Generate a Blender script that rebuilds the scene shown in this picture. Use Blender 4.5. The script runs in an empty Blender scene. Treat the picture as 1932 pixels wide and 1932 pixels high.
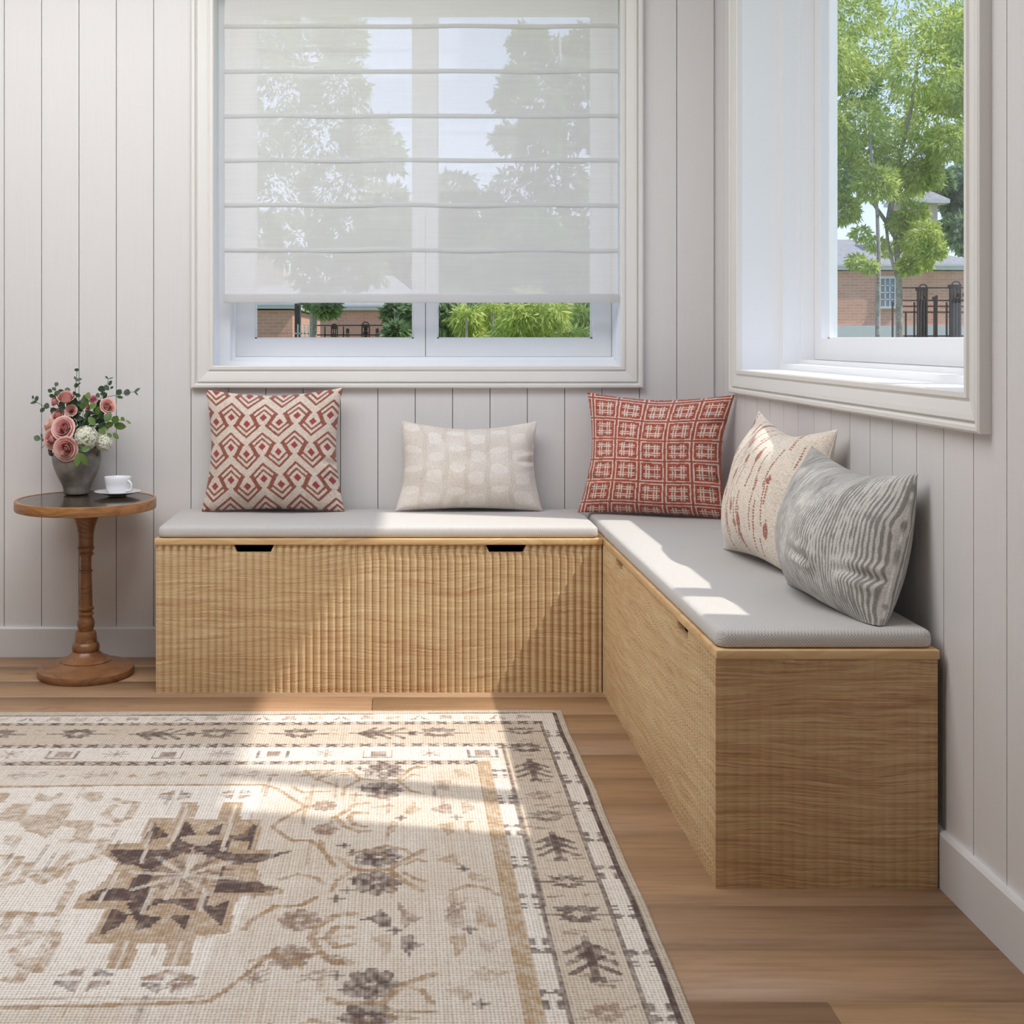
import bpy, bmesh, math, random
import numpy as np
from mathutils import Vector, Matrix
PI = math.pi
random.seed(7); rng = np.random.default_rng(7)
C = bpy.context.scene.collection
F = 2404.0; VX = 752.0; VY = 637.0; EYE = 1.0      # focal length in pixels, horizon point, eye height
BACK = 4.0; RIGHT = .995                            # the two wall faces

def lin(r, g, b):
    f = lambda c: (c/255/12.92) if c/255 <= .04045 else ((c/255+.055)/1.055)**2.4
    return (f(r), f(g), f(b), 1)
def at(x, y, Y):
    return Vector(((x-VX)*Y/F, Y, EYE-(y-VY)*Y/F))

# ------------------------------------------------------------ materials
class NT:
    def __init__(s, name):
        s.m = bpy.data.materials.new(name); s.m.use_nodes = True
        s.t = s.m.node_tree; s.t.nodes.clear()
        s.out = s.n('ShaderNodeOutputMaterial')
    def n(s, kind, ins=None, **props):
        nd = s.t.nodes.new(kind)
        for k, v in props.items(): setattr(nd, k, v)
        for k, v in (ins or {}).items():
            if isinstance(v, bpy.types.NodeSocket): s.t.links.new(v, nd.inputs[k])
            else: nd.inputs[k].default_value = v
        return nd
    def co(s, scale=(1, 1, 1), src='Object'):
        c = s.n('ShaderNodeTexCoord')
        return s.n('ShaderNodeMapping', {0: c.outputs[src], 3: scale}).outputs[0]
    def noise(s, vec, scale=1, detail=3, rough=.5, dist=0):
        return s.n('ShaderNodeTexNoise', {'Vector': vec, 'Scale': scale, 'Detail': detail, 'Roughness': rough, 'Distortion': dist}).outputs[0]
    def ramp(s, fac, stops, interp='LINEAR'):
        r = s.n('ShaderNodeValToRGB', {0: fac}); r.color_ramp.interpolation = interp
        e = r.color_ramp.elements
        while len(e) < len(stops): e.new(.5)
        for q, (p, c) in zip(e, stops): q.position = p; q.color = c if len(c) == 4 else (*c, 1)
        return r.outputs[0]
    def math(s, op, a, b=0.0, c=0.0):
        return s.n('ShaderNodeMath', {0: a, 1: b, 2: c}, operation=op).outputs[0]
    def mix(s, fac, a, b, mode='MIX'):
        nd = s.n('ShaderNodeMix', data_type='RGBA', blend_type=mode)
        for i, v in ((0, fac), (6, a), (7, b)):
            if isinstance(v, bpy.types.NodeSocket): s.t.links.new(v, nd.inputs[i])
            else: nd.inputs[i].default_value = v
        return nd.outputs[2]
    def bsdf(s, col, rough=.6, bump=None, bs=.3, bd=.002, **kw):
        ins = {'Base Color': col, 'Roughness': rough}
        ins.update({k.replace('_', ' '): v for k, v in kw.items()})
        if bump is not None:
            ins['Normal'] = s.n('ShaderNodeBump', {'Height': bump, 'Strength': bs, 'Distance': bd}).outputs[0]
        b = s.n('ShaderNodeBsdfPrincipled', ins)
        s.t.links.new(b.outputs[0], s.out.inputs[0]); return s.m
    def attr(s, name='Col'):
        return s.n('ShaderNodeAttribute', attribute_name=name).outputs['Color']

def plain(name, rgb, rough=.5, var=.04, **kw):
    t = NT(name); f = t.noise(t.co(), 12, 3)
    c = lin(*rgb); d = tuple(x*(1-var*3) for x in c[:3])+(1,)
    return t.bsdf(t.mix(f, d, c), rough, **kw)

def m_paint(name, rgb, grain=True):
    t = NT(name)
    g = t.noise(t.co((160, 160, 5)), 1, 3, .6)
    big = t.noise(t.co((1.2, 1.2, .6)), 1, 2)
    c = lin(*rgb); d = tuple(x*.94 for x in c[:3])+(1,)
    col = t.mix(g, d, c) if grain else t.mix(big, d, c)
    return t.bsdf(col, .42, bump=g if grain else None, bs=.35, bd=.0012)

def m_oak(name, light, mid, dark, sz=(5, 5, 230), rough=.5, contrast=1.0, bs=.2):
    t = NT(name)
    warp = t.noise(t.co((2.6, 2.6, 8)), 1, 2)
    v = t.co(sz)
    v2 = t.n('ShaderNodeVectorMath', {0: v, 1: t.n('ShaderNodeCombineXYZ', {2: t.math('MULTIPLY', warp, 14.0)}).outputs[0]}, operation='ADD').outputs[0]
    fine = t.noise(v2, 1.6, 5, .68, .6)
    broad = t.noise(t.co((1.1, 1.1, 11)), 1.5, 4, .6, 1.0)
    a = t.math('ADD', t.math('MULTIPLY', fine, .82), t.math('MULTIPLY', broad, .18))
    w = .15/contrast
    col = t.ramp(a, [(.5-w, lin(*dark)), (.5-.1*w, lin(*mid)), (.5+w, lin(*light))])
    return t.bsdf(col, rough, bump=fine, bs=bs, bd=.0012)

M = {}
M['wall'] = m_paint('painted_plank', (222, 220, 219))
M['trim'] = m_paint('painted_trim', (228, 226, 222), False)
M['sash'] = m_paint('window_white', (236, 237, 239), False)
M['base'] = m_paint('painted_baseboard', (218, 217, 217), False)
M['ceil'] = plain('ceiling_white', (235, 235, 233), .8)
M['gap'] = plain('wall_core', (120, 116, 112), .8)
M['oak'] = m_oak('pale_oak', (224, 206, 164), (202, 172, 130), (176, 132, 100))
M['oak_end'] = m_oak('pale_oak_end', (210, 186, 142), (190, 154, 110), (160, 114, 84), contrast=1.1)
M['oak_lid'] = m_oak('pale_oak_lid', (220, 188, 142), (208, 172, 124), (194, 154, 108), sz=(2, 2, 60))
M['dark'] = plain('dark_inside', (30, 24, 18), .8)
M['table_wood'] = m_oak('turned_oak', (152, 108, 72), (132, 90, 58), (100, 66, 42), sz=(6, 6, 40), rough=.32, bs=.08)
M['rim_wood'] = m_oak('rim_oak', (182, 134, 84), (162, 114, 68), (124, 84, 50), sz=(6, 6, 60), rough=.32, bs=.08)

def m_floor():
    t = NT('floor_plank')
    base = t.attr('Col')
    v = t.co((2.2, 30, 30))
    fine = t.noise(v, 2.0, 6, .65, .4)
    knots = t.noise(t.co((3, 9, 9)), 1.3, 3, .5, 1.5)
    dk = t.ramp(fine, [(.3, (.74, .71, .68)), (.55, (1, 1, 1)), (.75, (1.08, 1.07, 1.06))])
    col = t.mix(1.0, base, dk, 'MULTIPLY')
    kn = t.ramp(knots, [(.24, (.74, .7, .66)), (.34, (1, 1, 1))])
    col = t.mix(.8, col, kn, 'MULTIPLY')
    return t.bsdf(col, .5, bump=fine, bs=.15, bd=.001)
M['floor'] = m_floor()

def m_cushion():
    t = NT('grey_weave')
    c = t.co((1, 1, 1))
    ck = t.n('ShaderNodeTexChecker', {'Vector': t.n('ShaderNodeMapping', {0: c, 1: (.0007, .0007, .0007), 2: (0, .0, 0)}).outputs[0], 'Scale': 330.0}).outputs[1]
    f = t.noise(c, 380, 2)
    col = t.mix(t.math('ADD', t.math('MULTIPLY', ck, .55), t.math('MULTIPLY', f, .45)), lin(162, 159, 156), lin(214, 211, 208))
    return t.bsdf(col, .9, bump=ck, bs=.35, bd=.0008, Sheen_Weight=.15)
M['cushion'] = m_cushion()

def m_attr_cloth(name, rough=.92, bs=.5, th=420):
    t = NT(name)
    a = t.attr('Col')
    c = t.co((1, 1, 1))
    n = t.noise(c, th, 2)
    lum = t.ramp(n, [(.25, (.74, .74, .74)), (.6, (1.04, 1.04, 1.04))])
    return t.bsdf(t.mix(1.0, a, lum, 'MULTIPLY'), rough, bump=n, bs=bs, bd=.0016, Sheen_Weight=.2)
M['cloth'] = m_attr_cloth('pillow_cloth')

def m_rug():
    t = NT('rug_weave')
    a = t.attr('Col')
    tc = t.co((1, 1, 1))
    sep = t.n('ShaderNodeSeparateXYZ', {0: tc})
    wx = t.math('SINE', t.math('MULTIPLY', sep.outputs[0], 2*PI/.0062))
    wy = t.math('SINE', t.math('MULTIPLY', sep.outputs[1], 2*PI/.0072))
    w = t.math('ADD', t.math('MULTIPLY', t.math('ADD', wx, wy), .16), .5)
    n = t.noise(tc, 240, 2)
    h = t.math('ADD', t.math('MULTIPLY', w, .55), t.math('MULTIPLY', n, .45))
    lum = t.ramp(h, [(.26, (.54, .50, .47)), (.58, (1.02, 1.02, 1.02))])
    sx = t.noise(t.co((160, 3, 1)), 1, 3, .6); sy = t.noise(t.co((3, 160, 1)), 1, 3, .6)
    st = t.ramp(t.math('MULTIPLY', t.math('ADD', sx, sy), .5), [(.36, (.86, .82, .78)), (.54, (1, 1, 1))])
    col = t.mix(1.0, t.mix(1.0, a, lum, 'MULTIPLY'), st, 'MULTIPLY')
    return t.bsdf(col, .95, bump=h, bs=.8, bd=.002)
M['rug'] = m_rug()

def m_glass(name, gloss=.045, tint=(1, 1, 1, 1)):
    t = NT(name)
    tr = t.n('ShaderNodeBsdfTransparent', {0: tint})
    gl = t.n('ShaderNodeBsdfGlossy', {'Color': (1, 1, 1, 1), 'Roughness': .02})
    mx = t.n('ShaderNodeMixShader', {0: gloss, 1: tr.outputs[0], 2: gl.outputs[0]})
    t.t.links.new(mx.outputs[0], t.out.inputs[0]); return t.m
M['glass'] = m_glass('window_glass')
M['glass_far'] = plain('far_glass', (120, 135, 150), .15)

def m_blind():
    t = NT('sheer_weave')
    c = t.co((1, 1, 1)); sep = t.n('ShaderNodeSeparateXYZ', {0: c})
    wx = t.math('SINE', t.math('MULTIPLY', sep.outputs[0], 2*PI/.0042))
    wz = t.math('SINE', t.math('MULTIPLY', sep.outputs[2], 2*PI/.0055))
    n = t.noise(t.co((6, 6, 150)), 1, 3, .6)
    f = t.math('ADD', t.math('MULTIPLY', t.math('ADD', wx, wz), .02), t.math('ADD', .66, t.math('MULTIPLY', n, .1)))
    tr = t.n('ShaderNodeBsdfTransparent', {0: (1, 1, 1, 1)})
    df = t.n('ShaderNodeBsdfDiffuse', {0: lin(248, 246, 245)})
    tl = t.n('ShaderNodeBsdfTranslucent', {0: lin(248, 246, 244)})
    b = t.n('ShaderNodeMixShader', {0: .22, 1: df.outputs[0], 2: tl.outputs[0]})
    mx = t.n('ShaderNodeMixShader', {0: f, 1: tr.outputs[0], 2: b.outputs[0]})
    t.t.links.new(mx.outputs[0], t.out.inputs[0]); return t.m
M['blind'] = m_blind()
def m_blind_bar():
    t = NT('folded_weave')
    c = t.noise(t.co((6, 6, 150)), 1, 3, .6)
    col = t.mix(c, lin(226, 225, 224), lin(238, 237, 236))
    df = t.n('ShaderNodeBsdfDiffuse', {0: col}); tl = t.n('ShaderNodeBsdfTranslucent', {0: col})
    b = t.n('ShaderNodeMixShader', {0: .55, 1: df.outputs[0], 2: tl.outputs[0]})
    t.t.links.new(b.outputs[0], t.out.inputs[0]); return t.m
M['blind_bar'] = m_blind_bar()

def m_leaf(name, a, b, trans=.35, rough=.5):
    t = NT(name)
    r = t.n('ShaderNodeNewGeometry').outputs['Random Per Island']
    col = t.mix(r, lin(*a), lin(*b))
    p = t.n('ShaderNodeBsdfPrincipled', {'Base Color': col, 'Roughness': rough})
    tl = t.n('ShaderNodeBsdfTranslucent', {0: col})
    mx = t.n('ShaderNodeMixShader', {0: trans, 1: p.outputs[0], 2: tl.outputs[0]})
    t.t.links.new(mx.outputs[0], t.out.inputs[0]); return t.m

def m_brick():
    t = NT('red_brick')
    c = t.n('ShaderNodeTexCoord').outputs['Object']
    sp = t.n('ShaderNodeSeparateXYZ', {0: c})
    v = t.n('ShaderNodeCombineXYZ', {0: t.math('ADD', sp.outputs[0], sp.outputs[1]), 1: sp.outputs[2]}).outputs[0]
    b = t.n('ShaderNodeTexBrick', {'Vector': v, 'Color1': lin(206, 150, 126), 'Color2': lin(190, 132, 108), 'Mortar': lin(206, 180, 162),
            'Scale': 1.0, 'Mortar Size': .004, 'Brick Width': .14, 'Row Height': .045})
    n = t.noise(c, 1.5, 3)
    col = t.mix(t.math('MULTIPLY', n, .5), b.outputs[0], lin(222, 170, 144))
    return t.bsdf(col, .9)
M['brick'] = m_brick()
M['shingle'] = m_oak('grey_shingle', (164, 161, 160), (148, 145, 144), (126, 123, 123), sz=(8, 8, 20), rough=.9)
M['cream'] = plain('cream_render', (196, 180, 162), .9)
M['white_ext'] = plain('white_board', (206, 204, 200), .7)
M['concrete'] = plain('pale_concrete', (205, 203, 200), .9)
M['iron'] = plain('dark_iron', (48, 42, 42), .5)
M['bark'] = m_oak('bark', (196, 186, 176), (160, 148, 138), (110, 98, 90), sz=(40, 40, 6), rough=.9, bs=.4)
M['grass'] = plain('lawn_green', (120, 140, 80), .95)
M['leaf_a'] = m_leaf('leaf_bright', (150, 174, 78), (236, 240, 150), .5)
M['leaf_b'] = m_leaf('leaf_mid', (100, 132, 78), (176, 196, 128), .45)
M['leaf_c'] = m_leaf('leaf_dark', (92, 122, 80), (160, 182, 128), .45)

# ------------------------------------------------------------ objects
def tag(o, label=None, cat=None, group=None, kind=None):
    if label: o['label'] = label
    if cat: o['category'] = cat
    if group: o['group'] = group
    if kind: o['kind'] = kind
    return o
def empty(name, loc=(0, 0, 0)):
    o = bpy.data.objects.new(name, None); o.location = loc; o.empty_display_size = .05; C.objects.link(o); return o
def link(name, me, mats, parent=None, smooth=False):
    for m in (mats if isinstance(mats, (list, tuple)) else [mats]): me.materials.append(m)
    o = bpy.data.objects.new(name, me); C.objects.link(o)
    if parent is not None:
        o.parent = parent
        o.matrix_parent_inverse = Matrix.Translation(-Vector(parent.location)) if parent.type == 'EMPTY' else Matrix()
    if smooth: me.shade_smooth()
    return o
def from_np(name, V, Fq, mats, parent=None, smooth=True, col=None):
    me = bpy.data.meshes.new(name)
    V = np.asarray(V, np.float32); Fq = np.asarray(Fq, np.int32)
    k = Fq.shape[1]
    me.vertices.add(len(V)); me.vertices.foreach_set('co', V.ravel())
    me.loops.add(Fq.size); me.loops.foreach_set('vertex_index', Fq.ravel())
    me.polygons.add(len(Fq)); me.polygons.foreach_set('loop_start', np.arange(0, Fq.size, k, dtype=np.int32))
    me.polygons.foreach_set('loop_total', np.full(len(Fq), k, np.int32))
    if col is not None:
        at_ = me.color_attributes.new('Col', 'FLOAT_COLOR', 'POINT')
        c4 = np.ones((len(V), 4), np.float32); c4[:, :3] = col
        at_.data.foreach_set('color', c4.ravel())
    me.update(calc_edges=True); me.validate()
    return link(name, me, mats, parent, smooth)
class MB:
    """collects simple shapes, then links them as one mesh object"""
    def __init__(s): s.v = []; s.f = []
    def add(s, vs, fs):
        b = len(s.v); s.v += [tuple(q) for q in vs]; s.f += [[b+i for i in f] for f in fs]; return s
    def box(s, x0, x1, y0, y1, z0, z1, mp=None):
        vs = [(x, y, z) for z in (z0, z1) for y in (y0, y1) for x in (x0, x1)]
        if mp: vs = [mp(*q) for q in vs]
        return s.add(vs, [(0, 2, 3, 1), (4, 5, 7, 6), (0, 1, 5, 4), (2, 6, 7, 3), (0, 4, 6, 2), (1, 3, 7, 5)])
    def tube(s, pts, rad, seg=8):
        pts = [Vector(p) for p in pts]; n = len(pts)
        if not isinstance(rad, (list, tuple)): rad = [rad]*n
        rings = []
        for i, p in enumerate(pts):
            d = (pts[min(i+1, n-1)]-pts[max(i-1, 0)]).normalized()
            a = d.cross(Vector((0, 1, 0)) if abs(d.y) < .9 else Vector((1, 0, 0))).normalized(); b = d.cross(a)
            rings.append([p+rad[i]*(math.cos(2*PI*k/seg)*a+math.sin(2*PI*k/seg)*b) for k in range(seg)])
        vs = [q for r in rings for q in r]
        fs = [(i*seg+k, i*seg+(k+1) % seg, (i+1)*seg+(k+1) % seg, (i+1)*seg+k) for i in range(n-1) for k in range(seg)]
        fs += [tuple(range(seg-1, -1, -1)), tuple(range((n-1)*seg, n*seg))]
        return s.add(vs, fs)
    def lathe(s, prof, c=(0, 0, 0), seg=64, cap=True):
        vs = []; n = len(prof)
        for r, z in prof:
            vs += [(c[0]+r*math.cos(2*PI*k/seg), c[1]+r*math.sin(2*PI*k/seg), c[2]+z) for k in range(seg)]
        fs = [(i*seg+k, i*seg+(k+1) % seg, (i+1)*seg+(k+1) % seg, (i+1)*seg+k) for i in range(n-1) for k in range(seg)]
        if cap: fs += [tuple(range(seg-1, -1, -1)), tuple(range((n-1)*seg, n*seg))]
        return s.add(vs, fs)
    def build(s, name, mat, parent=None, smooth=False, fix=True):
        me = bpy.data.meshes.new(name); me.from_pydata(s.v, [], s.f); me.validate()
        if fix:
            bm = bmesh.new(); bm.from_mesh(me); bmesh.ops.recalc_face_normals(bm, faces=bm.faces); bm.to_mesh(me); bm.free()
        return link(name, me, mat, parent, smooth)
def smooth_angle(o, ang=35):
    me = o.data; bm = bmesh.new(); bm.from_mesh(me)
    for f in bm.faces: f.smooth = True
    for e in bm.edges:
        if len(e.link_faces) == 2 and e.calc_face_angle(0) > math.radians(ang): e.smooth = False
    bm.to_mesh(me); bm.free(); return o
def rounded(name, x0, x1, y0, y1, z0, z1, r, mat, parent=None, seg=3, crown=0, cuts=0):
    bm = bmesh.new(); bmesh.ops.create_cube(bm, size=1)
    for v in bm.verts:
        v.co = Vector(((x0+x1)/2+v.co.x*(x1-x0), (y0+y1)/2+v.co.y*(y1-y0), (z0+z1)/2+v.co.z*(z1-z0)))
    bmesh.ops.bevel(bm, geom=bm.edges[:], offset=r, segments=seg, affect='EDGES', profile=.5)
    me = bpy.data.meshes.new(name); bm.to_mesh(me); bm.free()
    return link(name, me, mat, parent, True)
SKY, SUN, FILL, CEILF, EXPO = 1.75, 3.9, 12.0, 84.0, 0.1
# ------------------------------------------------------------ room shell
mp_back = lambda s, d, z: (s, BACK+d, z)
mp_right = lambda s, d, z: (RIGHT+d, s, z)
CEIL = 2.6; DEPTH = .26
def cut(a, b, z0, z1, op):
    """rectangles of [a,b]x[z0,z1] left when the opening op is taken out"""
    s0, s1, w0, w1 = op; out = []
    if b <= s0 or a >= s1: return [(a, b, z0, z1)]
    if a < s0: out.append((a, s0, z0, z1)); a = s0
    if b > s1: out.append((s1, b, z0, z1)); b = s1
    out += [(a, b, z0, w0), (a, b, w1, z1)]
    return out
def wall(name, mp, lines, a, b, op):
    m = MB(); g = .0011
    ed = sorted([a]+[l for l in lines if a < l < b]+[b])
    for p, q in zip(ed[:-1], ed[1:]):
        for (s0, s1, z0, z1) in cut(p+g, q-g, 0, CEIL, op):
            if s1-s0 > .001: m.box(s0, s1, 0, .012, z0, z1, mp)
    w = m.build(name, M['wall']); tag(w, kind='structure')
    k = MB()
    for (s0, s1, z0, z1) in cut(a, b, 0, CEIL, op): k.box(s0, s1, .012, DEPTH-.005, z0, z1, mp)
    k.build('wall_core', M['gap'], w)
    return w
OP1 = (-.579, .703, .908, 2.15); OP2 = (2.208, 3.69, .908, 2.385)
ex = lambda op: (op[0]-.02, op[1]+.02, op[2]-.02, op[3]+.02)
wall('wall_back', mp_back, [-1.238+.1173*k for k in range(-26, 20)], -4.2, RIGHT, ex(OP1))
wall('wall_right', mp_right, [3.657-.121*k for k in range(-2, 60)], -3.5, BACK+DEPTH, ex(OP2))
NOOP = (90, 91, 0, 1)
wall('wall_left', lambda s, d, z: (-4.2-d, s, z), [-3.4+.1173*k for k in range(70)], -3.5, BACK+DEPTH, NOOP)
wall('wall_rear', lambda s, d, z: (s, -3.5-d, z), [-4.2+.1173*k for k in range(60)], -4.2, RIGHT+DEPTH, NOOP)
c_ = MB(); c_.box(-4.2, RIGHT+DEPTH, -3.5, BACK+DEPTH, CEIL, CEIL+.12); tag(c_.build('ceiling', M['ceil']), kind='structure')

# floor: planks running along X, each with its own shade
def floor():
    V = []; Fq = []; Cc = []
    shades = [lin(*s) for s in ((164, 131, 101), (168, 134, 103), (161, 129, 101), (166, 133, 100), (162, 130, 102), (170, 137, 106))]
    rr = random.Random(12); e = 3.381; g = .0011
    for k in range(-4, 44):
        y1 = e-.1625*k; y0 = y1-.1625
        if y0 > BACK+.05: continue
        xs = [-4.3]
        x = -4.3+rr.uniform(.4, 2)
        if k == -1: x = -.072-1.9*2
        if k == -2: x = -.58-1.9
        while x < RIGHT-.1: xs.append(x); x += 1.9 if k in (-1, -2) else rr.uniform(2.6, 3.4)
        xs.append(RIGHT+.1)
        for a, b in zip(xs[:-1], xs[1:]):
            i = len(V)
            V += [(a+g, y0+g, 0), (b-g, y0+g, 0), (b-g, y1-g, 0), (a+g, y1-g, 0), (a+g*.3, y0+g*.3, -.006), (b-g*.3, y0+g*.3, -.006), (b-g*.3, y1-g*.3, -.006), (a+g*.3, y1-g*.3, -.006)]
            Fq += [(i, i+1, i+2, i+3), (i+4, i+5, i+1, i), (i+5, i+6, i+2, i+1), (i+6, i+7, i+3, i+2), (i+7, i+4, i, i+3)]
            c = rr.choice(shades); q = rr.uniform(.965, 1.035); Cc += [tuple(v*q for v in c[:3])]*8
    o = from_np('floor', V, Fq, M['floor'], smooth=False, col=np.array(Cc)); tag(o, kind='structure')
    MB().box(-4.3, RIGHT+DEPTH, -3.6, BACK+DEPTH, -.1, -.006).build('subfloor', M['dark'], o)
floor()
b = MB(); b.box(-4.2, RIGHT-.013, -.013, 0, 0, .088, mp_back); b.add([mp_back(*q) for q in ((-4.2, -.013, .088), (RIGHT-.013, -.013, .088), (RIGHT-.013, -.009, .094), (-4.2, -.009, .094), (RIGHT-.013, 0, .094), (-4.2, 0, .094))], [(0, 1, 2, 3), (3, 2, 4, 5)])
tag(b.build('baseboard_back', M['base']), kind='structure')
b = MB(); b.box(-3.5, BACK, -.013, 0, 0, .098, mp_right); b.add([mp_right(*q) for q in ((-3.5, -.013, .098), (BACK, -.013, .098), (BACK, -.009, .104), (-3.5, -.009, .104), (BACK, 0, .104), (-3.5, 0, .104))], [(0, 1, 2, 3), (3, 2, 4, 5)])
tag(b.build('baseboard_right', M['base']), kind='structure')

# window casings: a moulded profile swept round the opening with mitred corners
PROF = [(0, 0), (0, -.014), (.003, -.017), (.012, -.017), (.015, -.013), (.018, -.012), (.021, -.014), (.040, -.018), (.049, -.019), (.051, -.013), (.054, -.012), (.056, -.020), (.059, -.023), (.066, -.023), (.070, -.020), (.070, .004)]
def casing(name, mp, op, inset=0.0):
    s0, s1, z0, z1 = op; m = MB(); n = len(PROF)
    vs = []
    for (cs, cz, ds, dz) in ((s0, z0, -1, -1), (s1, z0, 1, -1), (s1, z1, 1, 1), (s0, z1, -1, 1)):
        vs += [mp(cs+ds*(o-inset), p, cz+dz*(o-inset)) for o, p in PROF]
    fs = [(c*n+i, c*n+i+1, ((c+1) % 4)*n+i+1, ((c+1) % 4)*n+i) for c in range(4) for i in range(n-1)]
    m.add(vs, fs); tag(m.build(name, M['trim']), kind='structure')
casing('trim_1', mp_back, (-.579, .695, .912, 2.15)); casing('trim_2', mp_right, OP2)

def window(name, mp, op, fs0, fs1, stiles, e0, e1):
    s0, s1, z0, z1 = op; w = MB(); t = .022
    # jamb lining
    w.box(s0-t, s0, 0, DEPTH, z0-t, z1+t, mp); w.box(s1, s1+t, 0, DEPTH, z0-t, z1+t, mp)
    w.box(s0, s1, 0, DEPTH, z0-t, z0, mp); w.box(s0, s1, 0, DEPTH, z1, z1+t, mp)
    # stepped frame
    for d0, h, q in ((.108, .017, 1.0), (.155, .029, 1.3)):
        w.box(s0, s0+fs0*q, d0, DEPTH, z0, z1, mp); w.box(s1-fs1*q, s1, d0, DEPTH, z0, z1, mp)
        w.box(s0+fs0*q, s1-fs1*q, d0, DEPTH, z0, z0+h, mp); w.box(s0+fs0*q, s1-fs1*q, d0, DEPTH, z1-h, z1, mp)
    root = w.build(name, M['sash']); tag(root, kind='structure')
    a = s0+fs0*1.3; c = s1-fs1*1.3
    bt = .997; tp = z1-.084
    edges = [a]+[x for x in stiles]+[c]
    for i in range(len(edges)-1):
        l = edges[i]+(.0012 if i else 0); r = edges[i+1]-.0012
        wl = e0 if i == 0 else .037; wr = e1 if i == len(edges)-2 else .037
        m = MB(); d0, d1 = .195, .24
        m.box(l, l+wl, d0, d1, z0+.030, z1-.03, mp); m.box(r-wr, r, d0, d1, z0+.030, z1-.03, mp)
        m.box(l+wl, r-wr, d0, d1, z0+.030, bt, mp); m.box(l+wl, r-wr, d0, d1, tp, z1-.03, mp)
        m.box(l+wl, l+wl+.006, .215, .225, bt, tp, mp); m.box(r-wr-.006, r-wr, .215, .225, bt, tp, mp)
        m.box(l+wl, r-wr, .215, .225, bt, bt+.004, mp)
        sa = m.build('sash', M['sash'], root)
        g = MB(); g.box(l+wl+.001, r-wr-.001, .218, .221, bt-.002, tp+.002, mp); g.build('glass_pane', M['glass'], root)
window('window_1', mp_back, OP1, .035, .001, [.0885], .059, .060)
window('window_2', mp_right, OP2, .035, .035, [2.525], .052, .058)

# sheer blind in the back window
bl = empty('roman_blind', (.071, BACK+.05, 2.13)); tag(bl, 'sheer white blind with horizontal fabric folds, lowered over the back window', 'blind')
X0, X1 = -.555, .699; YB = BACK+.050
zz = [1.138]+[1-(y-VY)*YB/F for y in (472, 387, 302.6, 219, 134.7, 49.7, -35, -119)]
nx, nz = 60, 90
V = []
for j in range(nz+1):
    z = 1.125+(2.13-1.125)*j/nz
    for i in range(nx+1):
        V.append((X0+.002+(X1-X0-.004)*i/nx, YB+.0015*math.sin(i*.35+j*.05), z))
Fq = [(j*(nx+1)+i, j*(nx+1)+i+1, (j+1)*(nx+1)+i+1, (j+1)*(nx+1)+i) for j in range(nz) for i in range(nx)]
from_np('shade_fabric', V, Fq, M['blind'], bl)
for z in zz[1:]:
    m = MB(); N = 24
    pr = [(-.0015, -.0072), (-.003, -.006), (-.0036, 0), (-.003, .006), (-.0015, .0072)]
    vs = []; 
    for i in range(N+1):
        x = X0+(X1-X0)*i/N; s = .0012*math.sin(i*.7+z*40)
        vs += [(x, YB+p, z+q+s) for p, q in pr]
    n = len(pr); m.add(vs, [(i*n+k, (i+1)*n+k, (i+1)*n+k+1, i*n+k+1) for i in range(N) for k in range(n-1)])
    m.build('fabric_fold', M['blind_bar'], bl, True)
rounded('bottom_rail', X0, X1, YB-.012, YB+.003, 1.1105, 1.139, .003, M['blind_bar'], bl)
rounded('head_rail', X0-.01, .700, YB-.03, YB+.03, 2.10, 2.148, .004, M['sash'], bl)
# ------------------------------------------------------------ fluted storage benches
TOP = .4165
def fluted(name, mp, a, b, holes=(), amp=.0078, pitch=.0212, mat='oak', parent=None, z0=0.0, thick=.018, spf=10):
    """solid panel; mp(s, depth, z); flutes face depth 0, back is flat"""
    n = max(2, int((b-a)/pitch*spf)); S = np.linspace(a, b, n+1)
    # extra samples round each hand hole
    for c in holes: S = np.concatenate([S, np.linspace(c-.06, c+.06, 120)])
    S = np.unique(np.round(S, 5)); n = len(S)-1
    def top(s):
        t = TOP
        for c in holes:
            d = abs(s-c)
            if d < .0575:
                h = .0215
                if d < .044: t = TOP-h
                elif d < .050: k = (d-.044)/.006; t = TOP-h+ (1-math.sqrt(max(0, 1-k*k)))*.006
                else:
                    t = TOP-h+.006+(d-.050)/.0075*(h-.006)
        return t
    m = MB(); V = []
    NZ = 6
    for s in S:
        h = amp*(1-abs(math.sin(PI*(s-a)/pitch))**.85) if a+.006 < s < b-.006 else amp*.5
        t = top(s)
        for j in range(NZ+1): V.append(mp(s, h, z0+(t-z0)*j/NZ))
        V.append(mp(s, thick, t)); V.append(mp(s, thick, z0))
    k = NZ+3
    fs = []
    for i in range(n):
        for j in range(k): fs.append((i*k+j, (i+1)*k+j, (i+1)*k+(j+1) % k, i*k+(j+1) % k))
    fs += [tuple(range(k)), tuple(range(n*k, (n+1)*k))]
    m.add(V, fs); o = m.build(name, M[mat], parent)
    return smooth_angle(o, 50)
Y1 = 3.588; BX0, BX1 = -.685, .5735
bench = empty('storage_bench', (-.055, 3.79, 0)); tag(bench, 'pale oak storage bench with fluted front under the back window', 'bench', 'fluted oak storage benches')
front1 = lambda s, d, z: (s, Y1+d, z)
fluted('front_panel', front1, BX0+.001, -.1158, (-.408,), parent=bench)
fluted('front_panel', front1, -.1146, BX1-.001, (.303,), parent=bench)
fluted('end_panel', lambda s, d, z: (BX0+d, s, z), Y1+.019, 3.98, parent=bench, mat='oak_end', amp=.002)
m = MB(); m.box(BX1-.018, BX1, Y1+.019, 3.98, 0, TOP); m.build('end_panel', M['oak_end'], bench)
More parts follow.
